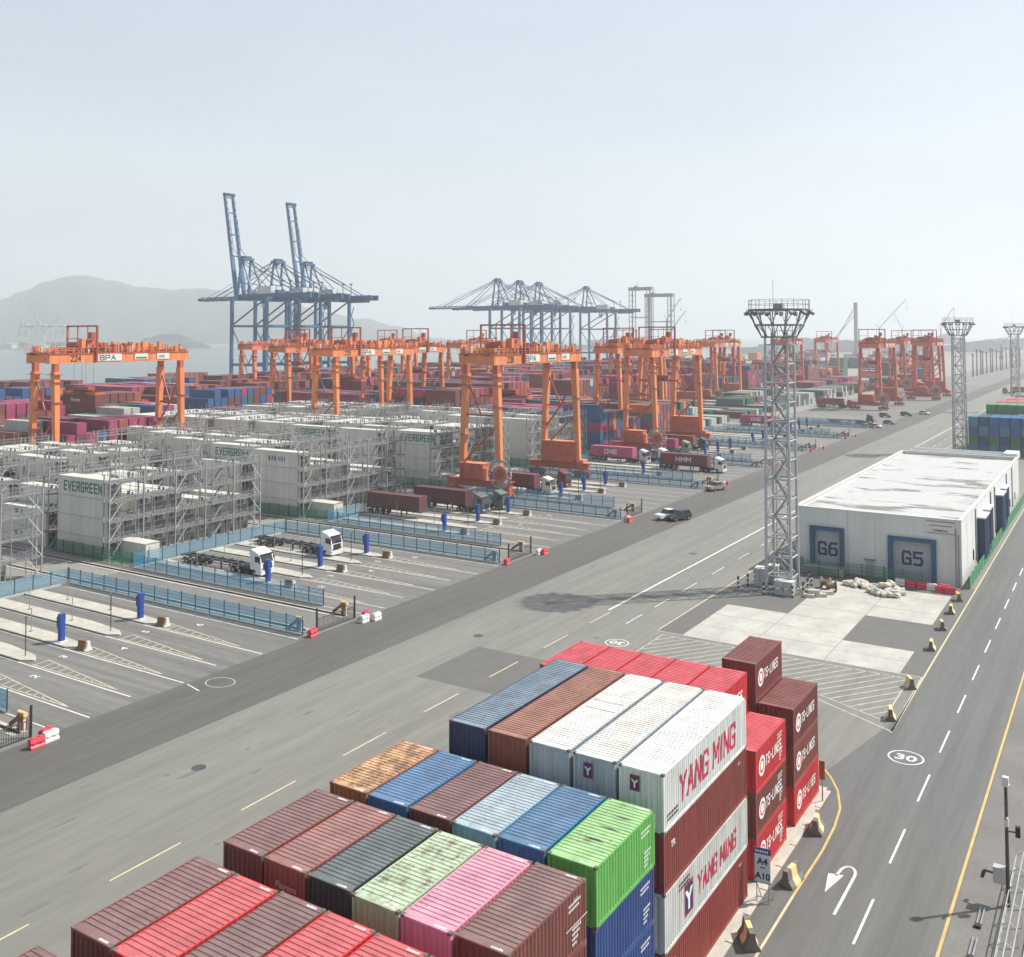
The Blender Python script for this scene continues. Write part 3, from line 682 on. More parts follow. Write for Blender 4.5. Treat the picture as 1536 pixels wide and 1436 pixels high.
for dd,k,i,j,t_,kd,cc,nm,X,Y,H in lst:
    z=.02+t_*H; bl=BLK_N.get(k,f'{ordn(k+1)} block along the road'); tn=['ground','second','third','fourth','fifth','sixth'][t_]
    if kd=='r' and nr<290:
        nr+=1
        o=ob('reefer_container',RM,None,(X,Y,z),label=f'pale reefer, {tn} tier, {ordn(j)} row, {ordn(i)} bay, {bl}',cat='reefer container',group='pale refrigerated containers in the racks')
        ob('refrigeration_unit',RU,o,(6.096,0,0))
        if (k,i,j,t_) in ((1,0,0,3),(2,1,1,3),(2,3,3,3),(3,1,2,3),(2,2,4,3),(3,2,0,3),(3,0,1,3)) :
            block('EVERGREEN',o,(-4.6,-1.226,.8),'-Y',1.3,.66,.27,.42,'text_green')
            o['label']=f'green lettered reefer, {ordn(j)} row, {ordn(i)} bay, {bl}'
        if (k,i,j,t_)==(2,0,0,3): block('WAN HAI',o,(-2.1,-1.226,1.1),'-Y',.85,.42,.15,.34,'text_navy'); o['label']='pale reefer lettered in dark blue on the tall stack behind the white tractor'
    elif kd=='d' and nd<165:
        nd+=1
        o=ob('shipping_container',DM,None,(X,Y,z),color=cc,label=f'{nm} container, {tn} tier, {ordn(j)} row, {ordn(i)} bay, {bl}',cat='container',group='coloured containers stacked in the far yard')
        if nm=='magenta' and (j==0 or (i+j)%3==0) and nd<120:
            block('ONE',o,(-1.7,-1.225,.75),'-Y',1.1,.85,.20,.42,'text_white')
    else:
        (rest if kd=='d' else restr).box(X-6.09,X+6.09,Y-1.21,Y+1.21,z,z+H-.03,cidx.get(nm,8) if kd=='d' else 0)
# fill the yard to the quay beyond with solid stacks
for k in range(-1,24):
    for i in range(24,30): pass
pm=[material('container_'+p[1].replace(' ','_'),col=p[0],rough=.6,var=.1,scale=.3) for p in PAL]
o=build(rest,'distant_containers',pm,kind='stuff',label='remaining coloured containers stacked far back in the yard')
if restr.v: build(restr,'distant_reefers',[M['reefer_roof']],kind='stuff',label='remaining pale reefer containers deep between the racks')
# ---- reefer racks: steel galleries beside every reefer bay
def rack_proto():
    root=thing('reefer_rack','rack','rack','grey steel galleries between the reefer bays')
    Ln=29.5
    post=MB().box(-.09,.09,-.09,.09,0,12.6).mesh('post',M['galv'])
    for y in (0,5.9,11.8,17.7,23.6,29.5):
        for x in (0,1.35): ob('post',post,root,(x,y,0))
    dk=MB().box(.1,1.25,-.3,Ln+.3,-.05,0); dk.box(.05,.12,-.3,Ln+.3,-.16,.06); dk.box(1.25,1.32,-.3,Ln+.3,-.16,.06); dkm=dk.mesh('deck',M['galv_dark'])
    rl=MB()
    for x in (.08,1.28):
        for zz in (.55,1.1): rl.box(x-.025,x+.025,-.3,Ln+.3,zz-.025,zz+.025)
    for i in range(16): rl.box(1.25,1.30,i*1.97-.02,i*1.97+.02,0,1.1)
    rlm=rl.mesh('railing',M['galv'])
    sk=MB()
    for i in range(10): y=1.1+i*2.8; sk.box(-.10,-.02,y,y+.42,.5,1.15); sk.box(-.10,-.02,y+.8,y+1.1,.35,.9,)
    skm=sk.mesh('socket_box',M['dark_grey'])
    up=MB().box(-.035,.035,-.035,.035,0,13.5).mesh('upright',M['galv'])
    for i in range(10):
        ob('upright',up,root,(1.42,1.47+2.95*i,0))
        if i%2: ob('upright',up,root,(.02,1.47+2.95*i,.4))
    for z in (2.75,5.65,8.55,11.45):
        ob('deck',dkm,root,(0,0,z)); ob('railing',rlm,root,(0,0,z)); ob('socket_box',skm,root,(.1,0,z))
    brm=MB().beam((0,0,.15),(0,2.0,2.6),.07,.07).mesh('brace',M['white']); brn=MB().beam((0,0,.15),(0,-2.0,2.6),.07,.07).mesh('brace',M['white'])
    for zz in (0,2.75,5.65,8.55):
        for y,s in ((0,1),(29.5,-1),(11.8,1)): ob('brace',brm if s>0 else brn,root,(1.42,y,zz))
    st=MB()
    for zz in (0,2.75,5.65,8.55):
        st.beam((.4,19.2,zz),(.4,21.9,zz+2.8),.06,.2); st.beam((1.0,19.2,zz),(1.0,21.9,zz+2.8),.06,.2)
        for q in range(9): st.box(.4,1.0,19.3+q*.3,19.55+q*.3,zz+.28+q*.3,zz+.31+q*.3)
    build(st,'stair',M['galv'],root)
    return root
rp=rack_proto(); index(); first=True
for k in range(-1,5):
    for i in range(5 if k<3 else 7):
        X=bx(i,k)+6.3; Y=40*k+5.6
        if not any(-40<project(X,Y+d_,6)[0]<1580 for d_ in (0,15,30)): continue
        lab=f'grey steel gallery before {ordn(i)} reefer bay, {BLK_N[k]}'
        if first: rp.location=(X,Y,0); rp['label']=lab; first=False
        else: clone(rp,(X,Y,0),label=lab)
# ---- fences, islands, booths, gates
PW_=2.5
fm=MB()
for i in range(21): fm.box(i*.119-.02,i*.119+.02,-.010,.010,.12,1.95)
for z in (.15,.55,1.05,1.5,1.93): fm.box(0,PW_-.06,-.013,.013,z-.02,z+.02)
fmesh=fm.mesh('mesh_panel',M['fence_blue'])
fg=MB()
for i in range(21): fg.box(i*.119-.02,i*.119+.02,-.010,.010,.1,1.95)
for z in (.15,.55,1.05,1.5,1.93): fg.box(0,PW_-.06,-.013,.013,z-.02,z+.02)
fgmesh=fg.mesh('mesh_panel',M['fence_green'])
pmesh=MB().box(-.045,.045,-.045,.045,0,2.1).mesh('post',M['fence_post'])
plinth=MB().box(0,PW_,-.12,.12,0,.16).mesh('kerb_stone',M['kerb_concrete'])
def fence(x0,y0,x1,y1,label,panel=fmesh,group='blue mesh fences round the truck lanes',kerb=True):
    L=math.hypot(x1-x0,y1-y0); n=max(1,round(L/PW_)); a=math.atan2(y1-y0,x1-x0); r=thing('mesh_fence',label,'fence',group,(x0,y0,0),a); s=L/(n*PW_)
    for i in range(n):
        o=ob('mesh_panel',panel,r,(i*PW_*s+.03,0,0)); o.scale.x=s; ob('post',pmesh,r,(i*PW_*s,0,0))
        if kerb: p=ob('kerb_stone',plinth,r,(i*PW_*s,0,0)); p.scale.x=s
    ob('post',pmesh,r,(L,0,0)); return r
FN=['the nearest strip','the second strip','the third strip','the fourth strip','the fifth strip','the sixth strip','the seventh strip','the eighth strip','the ninth strip','the tenth strip','the eleventh strip']
for k in range(0,9):
    fence(-101,40*k-5,-58,40*k-5,f'blue mesh fence on the near side of {FN[k]} of crane rails')
    fence(-101,40*k+5,-64.3 if k<8 else -60,40*k+5,f'blue mesh fence on the far side of {FN[k]} of crane rails')
for k in range(-1,7):
    fence(-101.2,40*k+35,-101.2,40*k+5.2,f'blue mesh fence at the back of the truck lanes before {FN[k+1] if k<9 else ""}')
    fence(-108.5,40*k+5.3,-101.8,40*k+5.3,f'green mesh fence at the foot of the racks beyond {FN[k+1]}',fgmesh,'green mesh fences at the rack corners',False)
    if k<5: fence(-121,40*k+5.5,-108.6,40*k+5.5,f'green mesh fence under the first reefers beyond {FN[k+1]}',fgmesh,'green mesh fences at the rack corners',False)
rm=MB().box(-185,-1,-.04,.04,.06,.2).box(-185,-1,-.09,.09,.02,.06).mesh('crane_rail',M['rail'])
sl=MB().box(-185,-1,-.65,.65,.0,.05).mesh('rail_bed',M['kerb_concrete'])
sl2=MB().box(-185,-1,-.22,.22,.051,.06).mesh('rail_groove',M['dark_grey'])
isl=MB().prism([(-100.6,-.85),(-76.4,-.85),(-75.2,-.1),(-75.2,.15),(-76.6,.9),(-82,1.45),(-100.6,1.45)],0,.17,axis='z').mesh('lane_island',M['kerb_concrete'])
ise=MB().box(-100.3,-76.4,-.98,-.86,0,.14).mesh('island_edge',M['dark_asphalt'])
bth=MB(); bth.box(-.27,.27,-.26,.26,.0,2.3,0); bth.prism([(-.5,1.7),(-.27,1.3),(-.27,2.85),(.27,2.85),(.27,2.3),(-.27,2.3)],-.29,.29,0); bth.box(-.54,-.27,-.25,.25,1.7,2.6,1); bth.box(-.34,.30,-.31,.31,2.85,2.93,0); bth.box(.271,.29,-.17,.17,.5,1.9,0); bth.box(-.55,.5,-.45,.45,.0,.08,2)
bthm=bth.mesh('reader_column',[M['blue'],M['black'],M['white']])
plm=MB().tube((0,0,0),(0,0,3.9),.06,6).cb(0,0,3.92,.3,.16,.07).mesh('lamp_pole',M['dark_grey'])
plw=MB().tube((0,0,0),(0,0,2.6),.05,6).cb(0,0,.05,.3,.3,.08).mesh('slim_post',M['galv'])
jb=[(-.40,0),(-.40,.12),(-.20,.42),(-.13,.98),(.13,.98),(.20,.42),(.40,.12),(.40,0)]
def jersey(seg,w,name='barrier'):
    mb=MB()
    for (a,b,m) in seg: mb.prism([(x*w,z) for x,z in jb],a,b,m)
    return mb.mesh(name,[M['barrier_dark'],M['barrier_yellow'],M['rust_brown'],M['white']])
jy=jersey([(-.85,-.32,0),(-.32,.36,1),(.36,.85,0)],1.12); jz=jersey([(-.62,-.5,0),(-.5,.62,1)],1.05)  # short barrier is all yellow; shade on its near end coloured in as dark segment
jr=jersey([(-.75,-.45,3),(-.45,.45,2),(.45,.75,0)],1.15)
ws=MB(); ws.prism([(-.33,0),(-.33,.15),(-.22,.3),(-.28,.5),(-.20,.8),(.20,.8),(.28,.5),(.22,.3),(.33,.15),(.33,0)],-.6,.6,0)
for y in (-.3,.3): ws.box(-.30,.30,y-.12,y+.12,.38,.5,0); ws.box(-.2,.2,y-.16,y+.16,.8,.84,0)
wr=ws.mesh('water_barrier',[M['barrier_red']]); ww=ws.mesh('water_barrier',[M['barrier_white']])
LN=['nearest bay','second bay','third bay','fourth bay','fifth bay','sixth bay','seventh bay','eighth bay','ninth bay','tenth bay']
for k in range(0,9):
    t=thing('crane_track',f'concrete crane track with steel rails inside {FN[k]}','crane track','crane tracks',(-58,40*k,0))
    for y in (-3.5,3): ob('rail_bed',sl,t,(0,y,0)); ob('rail_groove',sl2,t,(0,y,0)); ob('crane_rail',rm,t,(0,y,0))
    # sliding gate with dark bars at the road end of the strip
    gt=thing('bar_gate',f'dark barred gate at the road end of {FN[k]}','gate','gates at the ends of the rail strips',(-57.6,40*k-3.2,0))
    mb=MB()
    for i in range(30): mb.box(-.015,.015,i*.21,i*.21+.03,.1,1.4)
    build(mb,'bars',M['black'],gt); mb=MB(); mb.box(-.04,.04,0,6.3,.05,.13); mb.box(-.04,.04,0,6.3,1.38,1.44); build(mb,'gate_frame',M['dark_grey'],gt)
    for y in (0,6.3): ob('gate_post',MB().box(-.08,.08,-.08,.08,0,2.6).mesh('gate_post',M['black']),gt,(0,y,0))
    for yy in (-4.4,3.0):
        bs=thing('buffer_stop',f'rusty brown buffer stop on the {"near" if yy<0 else "far"} rail at the end of {FN[k]}','buffer stop','buffer stops at the rail ends',(-59.6,40*k+yy+.9-.3,0))
        mb=MB(); mb.box(-.2,.2,-.35,.35,0,1.5); mb.beam((-1.8,0,.1),(-.1,0,1.3),.25,.3); build(mb,'buffer_frame',M['rust_brown'],bs)
        mb=MB(); mb.tube((-.6,0,1.35),(.45,0,1.35),.22,8); build(mb,'buffer_head',M['barrier_yellow'],bs); mb=MB(); mb.box(.2,.3,-.12,.1,.1,1.2); build(mb,'marker_plate',M['white'],bs)
    for q,(dx,dy,m,nm) in enumerate([(-56.6,-5.0,wr,'red'),(-55.3,2.2,wr,'red'),(-55.6,3.6,ww,'white'),(-56.4,3.7,wr,'red')] if k==0 else [(-56.9,-4.6,wr,'red'),(-55.6,2.6,ww,'white'),(-55.0,4.0,ww,'white'),(-56.6,3.9,wr,'red')] if k==1 else [(-56.9,-4.7,wr,'red'),(-56.2,-5.6 if k==3 else 3.2,ww,'white'),(-55.6,3.8 if k!=3 else -6.4,wr,'red')]):
        ob('water_barrier',m,None,(dx,40*k+dy,0),(0,0,[.1,-.05,.0,.3][q]),label=f'{nm} plastic barrier, {ORD[q]} at the gate of {FN[k]}',cat='water barrier',group='plastic water barriers at the rail gates')
for k in range(-1,9):
    for j,c in enumerate(ISL):
        y=40*k+c
        if k>7 : continue
        it=thing('lane_island',f'raised pale concrete lane island, {ORD[j]} of the {LN[k+1]}','lane island','lane islands of the truck bays',(0,y,0))
        ob('island_top',isl,it); ob('island_edge',ise,it)
        nm=f'{ORD[j]} lane island of the {LN[k+1]}'
        if j%2==0:
            b_=ob('reader_column',bthm,None,(-78.4,y,.17),label=f'blue reader column on the {nm}',cat='reader column',group='blue reader columns on the lane islands')
            ob('barrier',jr,None,(-74.2,y-.1,0),(0,0,PI/2+.06),label=f'rusty brown concrete block before the {nm}',cat='concrete barrier',group='rusty blocks before the lane islands')
        else: ob('lamp_pole',plm,None,(-77.2,y+.2,.17),label=f'thin dark pole on the {nm}',cat='pole',group='thin poles on the lane islands')
        if k<3:
            for x in (-93,-84.5): ob('slim_post',plw,None,(x,y+.3,.17),label=f'slim grey post {"behind" if x<-90 else "midway"} on the {nm}',cat='post',group='slim grey posts on the lane islands')
# white cabins at the corners of the reefer blocks
for k in range(0,4):
    cb=thing('cabin',f'small pale site cabin by the green fence beyond {FN[k+0]}' if k else 'small pale site cabin by the nearest green fence','cabin','pale site cabins',(-105.2,40*k+9.2,0))
    mb=MB(); mb.box(-3,3,-1.2,1.2,.15,2.7); build(mb,'cabin_wall',M['reefer_white'],cb); build(MB().prism([(-1.3,2.7),(0,2.9),(1.3,2.7)],-3.1,3.1,axis='x'),'cabin_roof',M['reefer_roof'],cb)
    build(MB().box(3.0,3.05,-.5,.4,.2,2.3),'cabin_door',M['reefer_roof'],cb)
# ================================================================ orange yard cranes on rails
GA=33.5
def armg_proto():
    r=thing('yard_crane','c','yard crane','orange rail mounted yard cranes')
    O=[M['orange'],M['orange_red'],M['white'],M['orange_deep'],M['dark_grey'],M['galv']]
    def leg(x,xb,y):
        mb=MB(); yb=y; mb.beam((xb,yb,3.2),(x,y,25.2),1.0,.95,0,1.55,1.35); mb.cb(x,y,26.1,1.2,1.1,1.9,1)
        if y<5: mb.cb(x,y,24.6,2.9,2.5,.12,3); mb.cb(x,y,22.9,2.4,2.1,.1,3)
        return build(mb,'leg',O,r)
    leg(0,1.0,0); leg(-7.5,-8.5,0); leg(0,1.0,GA); leg(-7.5,-8.5,GA)
    for y in (0,GA):
        bl=[((-7.2,y,24),(-3.7,y,16.6)),((.2,y,16.6),(-3.7,y,16.6)),((.3,y,14.8),(-8.3,y,6.5)),((-7.5,y,16.6),(-3.7,y,16.6))]
        if y>1: bl+=[((-3.7,y,16.6),(.2,y,24)),((-3.7,y,16.6),(-8.2,y,11))]
        for p_,q_ in bl: build(MB().tube(p_,q_,.22,6,3),'brace',O,r)
        lx=-8.0; mb=MB()
        for dy in (-.25,.25): mb.beam((lx-.9,y+dy,3.5),(lx-.1,y+dy,26),.06,.06,5)
        for q in range(28): mb.box(lx-.93+q*.028,lx-.87+q*.028,y-.25,y+.25,3.8+q*.8,3.85+q*.8,5)
        build(mb,'ladder',O,r)
        for xx,zz in ((.2,18.5),(-7.6,12.5)): build(MB().cb(xx,y,zz,2.3,2.2,.1,3),'landing',O,r)
        mb=MB(); mb.box(-12,3.6,y-.55,y+.55,1.9,3.3,1); mb.box(-12.4,4.0,y-.9,y+.9,3.3,3.4,3)
        build(mb,'sill_beam',O,r)
        for x in (-10.2,1.8):
            mb=MB(); mb.box(x-2,x+2,y-.4,y+.4,.75,1.5,3); mb.cb(x,y,1.7,.7,.7,.6,1)
            for dx in (-1.6,-.55,.55,1.6): mb.tube((x+dx,y-.18,.48),(x+dx,y+.18,.48),.42,10,4)
            for dx in (-2.2,2.2): mb.cb(x+dx,y,.9,.5,.5,.35,3)
            build(mb,'bogie',O,r)
    # electrical rooms on the sills
    mb=MB(); mb.box(-8.2,-2.4,-1.5,1.2,3.5,6.7,1); mb.box(-8.3,-2.3,-1.6,1.3,6.7,6.8,0); mb.box(-2.35,-1.6,-1.5,.0,3.4,5.9,0); mb.box(-7.9,-7.0,-1.55,-1.5,3.6,5.6,3); mb.box(-5.3,-4.5,-1.55,-1.5,4.9,5.5,3); build(mb,'equipment_room',O,r)
    mb=MB(); mb.box(-8.4,.4,GA-1.3,GA+1.3,3.5,8.2,1); mb.box(-8.5,.5,GA-1.4,GA+1.4,8.2,8.32,0); mb.box(-1.6,-1.0,GA-1.35,GA-1.3,5.6,6.2,3)
    mb.box(1.6,2.7,GA-1.0,GA+1.2,3.4,4.2,0); build(mb,'equipment_room',O,r)
    mb=MB()
    for i in range(14): mb.box(1.0+.28*i,1.26+.28*i,GA-1.9,GA-1.2,3.5-.24*i,3.55-.24*i,3)
    mb.beam((1,GA-1.9,4.5),(5,GA-1.9,1.0),.05,.05,3); mb.beam((1,GA-1.2,4.5),(5,GA-1.2,1.0),.05,.05,3); build(mb,'stair',O,r)
    # cable reel
    mb=MB(); c=Vector((1.9,-1.6,5.0))
    for i in range(22):
        a=2*PI*i/22; b=2*PI*(i+1)/22; d=Vector((math.cos(a),0,math.sin(a))); e=Vector((math.cos(b),0,math.sin(b)))
        for yy in (-.22,.22):
            mb.beam(c+d*.5+Vector((0,yy,0)),c+d*2.7+Vector((0,yy,0)),.06,.05,2)
        mb.beam(c+d*2.7,c+e*2.7,.07,.46,5)
    build(mb,'cable_reel',O,r)
    mb=MB(); mb.tube(c+Vector((0,-.35,0)),c+Vector((0,1.0,0)),1.0,14,3); mb.tube(c+Vector((0,-.18,0)),c+Vector((0,.18,0)),1.75,18,1); build(mb,'reel_drum',O,r)
    mb=MB(); mb.beam((3.4,-.6,1.9),(3.4,-.6,4.4),.5,.5,3); mb.cb(3.6,-.8,1.4,.7,1.0,1.6,1); build(mb,'cable_guide',O,r)
    # girders and end ties
    for x in (0,-7.5):
        mb=MB(); mb.box(x-.65,x+.65,-1.8,GA+1.9,27.0,29.1,0); mb.box(x-.85,x+.85,-1.9,GA+2.0,29.1,29.25,1)
        for i in range(18): mb.box(x+.651,x+.70,-1.5+i*2.1,-1.4+i*2.1,27.1,29.0,0)
        build(mb,'girder',O,r)
    for y in (-1.2,GA+1.2):
        mb=MB(); mb.box(-6.84,-.66,y-.5,y+.5,27.2,28.8,0); mb.box(-7.6,.2,y-.9,y+.9,29.26,29.36,1); build(mb,'end_tie',O,r)
    mb=MB(); rr=random.Random(5)
    for x in (.95,-8.45,-6.3,-1.2):
        for z in (29.9,30.4): mb.box(x-.03,x+.03,-2,GA+2,z-.03,z+.03,0)
        for i in range(26): y=-2+i*(GA+4)/25; mb.box(x-.03,x+.03,y-.03,y+.03,29.2,30.4,0)
    for y in (-2.1,GA+2.1):
        for z in (29.9,30.4): mb.box(-8.5,1,y-.03,y+.03,z-.03,z+.03,0)
    build(mb,'railing',O,r)
    mb=MB()
    for i in range(150):
        y=rr.uniform(-1,GA+1); x=rr.choice((0,-7.5))+rr.uniform(-.7,.7); h=rr.uniform(.3,1.9); s_=rr.uniform(.12,.6)
        mb.cb(x,y,29.3+h/2,s_,s_*rr.uniform(.6,1.6),h,rr.choice((0,0,0,1,2,3,3,5)))
    for i in range(12):
        y=rr.uniform(14,GA); x=rr.uniform(-7.3,0); mb.cb(x,y,30.4,rr.uniform(.5,1.4),rr.uniform(.5,2),rr.uniform(1.2,2.6),rr.choice((0,0,1)))
    build(mb,'deck_fittings',O,r,kind='stuff')
    mb=MB(); mb.box(-7.8,.4,-1.4,-.1,29.3,29.5,3)
    for y in (GA-6,GA-3,GA,GA+1.4): mb.box(-8,.5,y-.1,y+.1,29.4,29.7,3)
    build(mb,'walkway',O,r)
    # trolley
    mb=MB(); Y=9.5
    for y in (Y-3.4,Y+3.4): mb.box(-8.2,.7,y-.3,y+.3,29.5,30.4,1)
    mb.box(-8.2,.6,Y-3.4,Y+3.4,30.4,30.5,3)
    for (x,y,sx,sy,sz,m) in ((-2,Y,2,2.4,1.8,1),(-5.2,Y+1.2,1.6,3,1.4,0),(-5,Y-2,2.4,1.2,1.2,3),(-1,Y-2.4,1.2,1,2,0),(-3.6,Y+2.6,1,1,2.3,0),(-6.8,Y,1,4.5,1,3)): mb.cb(x,y,30.5+sz/2,sx,sy,sz,m)
    for y in (Y-3.6,Y+3.6):
        for z in (31,31.5): mb.box(-8.3,.8,y-.03,y+.03,z-.03,z+.03,0)
    build(mb,'trolley',O,r)
    mb=MB(); 
    mb.box(.80,1.2,Y-.22,Y+.22,27.1,35.2,3); mb.box(-10.4,-10.05,Y-.2,Y+.2,29.2,35.2,1); mb.box(-10.4,1.2,Y-.22,Y+.22,35.2,35.55,3); mb.box(-6.4,-6.2,Y-.1,Y+.1,30,35.2,3); mb.box(-10.3,-6,Y-.1,Y+.1,32.4,32.55,3)
    mb.box(-10.2,-7.6,Y-.3,Y+.3,29.3,29.6,1); mb.cb(-1.0,Y,33.2,1.3,1.0,1.5,3); mb.box(-2.6,-2.5,Y-.1,Y+.1,31,35.2,3)
    build(mb,'service_frame',O,r)
    # hoist and spreader
    mb=MB()
    for x in (-6,-1.5):
        for y in (Y-1,Y+1): mb.tube((x,y,30),(x,y,21.5),.035,4,4)
    mb.cb(-3.75,Y,21.1,6,1.8,.8,3); mb.box(-9.8,2.3,Y-1.1,Y-.8,19.8,20.3,1); mb.box(-9.8,2.3,Y+.8,Y+1.1,19.8,20.3,1); mb.cb(-3.75,Y,20.3,4,2.6,.7,4)
    for x in (-9.8,2.1): mb.box(x,x+.3,Y-1.2,Y+1.2,19.7,20.3,1)
    build(mb,'spreader',O,r)
    mb=MB(); mb.box(.7,.78,-2.1+12,-2.1+18.3,27.35,29.0,2); build(mb,'sign_board',O,r)
    mb=MB(); mb.box(.7,.78,19.8,23.4,27.5,28.9,2); build(mb,'sign_board',O,r)
    mb=MB(); mb.box(.7,.78,26,29.6,27.5,28.9,2); build(mb,'sign_board',O,r)
    build(MB().box(.785,.79,20.1,23.1,27.7,28.1),'sign_stripe',M['fence_green'],r)
    block('BPA',r,(.80,10.5,27.6),'+X',1.05,1.05,.20,.42,'text_black')
    letter('LINE',r,(.80,26.4,27.85),'+X',.9,'text_navy',bold=.01)
    return r
cp=armg_proto(); index()
CR=[('224',-180,2,'orange yard crane numbered 224 holding a brown container over the reefers'),('226',-90,3,'orange yard crane numbered 226 standing behind the brown trailers'),('225',-171,4,'orange yard crane behind and between numbers 224 and 226'),
 ('227',-230,5,'orange yard crane farthest left in front of the blue quay cranes'),('228',-188,5,'orange yard crane just left of crane 226, farther back'),('229',-91,5,'orange yard crane beside the pink trailer, nearest right of 226'),
 ('230',-121,6,'orange yard crane just behind the one beside the pink trailer'),('231',-165,11,'faded orange crane with low sill left of the light tower'),('232',-176,9,'orange yard crane third behind the one beside the pink trailer'),
 ('233',-150,13,'hazy orange crane close behind others left of the light tower'),('234',-168,17,'pale hazy crane alone right of the tall light tower'),('235',-73,10,'red orange crane standing alone by the long road, parked cars before it'),
 ('236',-72,13,'red orange crane farthest right by the long road'),('237',-92,14,'red orange crane left of the farthest right crane'),('238',-240,8,'hazy crane top above crane 226 girder'),('239',-290,6,'hazy crane top just left of crane 226'),('240',-64,12,'red orange crane tucked between the two by the long road'),('241',-148,10,'orange crane directly left of the light tower, second in its cluster'),('242',-140,8,'orange crane above the pale trailers, fourth behind the pink trailer'),('243',-262,7,'hazy orange crane top between the middle cranes and the blue quay cranes')]
for q,(n,X,k,lab) in enumerate(CR):
    c=cp if q==0 else clone(cp,(X,40*k+3,0),label=lab)
    if q==0: c.location=(X,40*k+3,0); c['label']=lab
KIDS2={}
for o in COL.objects:
    if o.parent: KIDS2.setdefault(o.parent.name,[]).append(o)
for q,(n,X,k,lab) in enumerate(CR):
    c=[o for o in COL.objects if o.get('label')==lab][0]
    dyt=random.Random(q*7+1).choice((0,0,4,9,15,19)) if q>2 else 0
    for ch in KIDS2.get(c.name,()):
        if ch.name.split('.')[0] in ('trolley','service_frame','spreader'): ch.location.y+=dyt
    tr=random.Random(q); far=q>=10; tc=(.86,.62,.80,1) if q in (11,12,13,16,10,7,9) else (.92+tr.random()*.1,.88+tr.random()*.16,.9+tr.random()*.3,1)
    for ch in KIDS2.get(c.name,()): ch.color=tc
    block(n,c,(.73,3.2,27.5),'+X',1.15,.62,.17,.32,'text_black','number') if all(ch in SF for ch in n) else letter(n,c,(.72,3.3,27.35),'+X',1.9,'text_black','number',bold=.02)
def hung(X,k,col,nm,lab):
    o=ob('shipping_container',DM,None,(X-3.75,40*k+3+9.5,17.1),color=col,label=lab,cat='container',group='containers hanging under yard cranes'); return o
o=hung(-180,2,(.16,.045,.045),'','brown container hanging from the spreader of crane 224'); letter('Florens',o,(-3,-1.225,1.0),'-Y',1.2,'text_white',bold=.02)
hung(-171,4,(.17,.04,.06),'','dark red container hanging from the crane between 224 and 226')

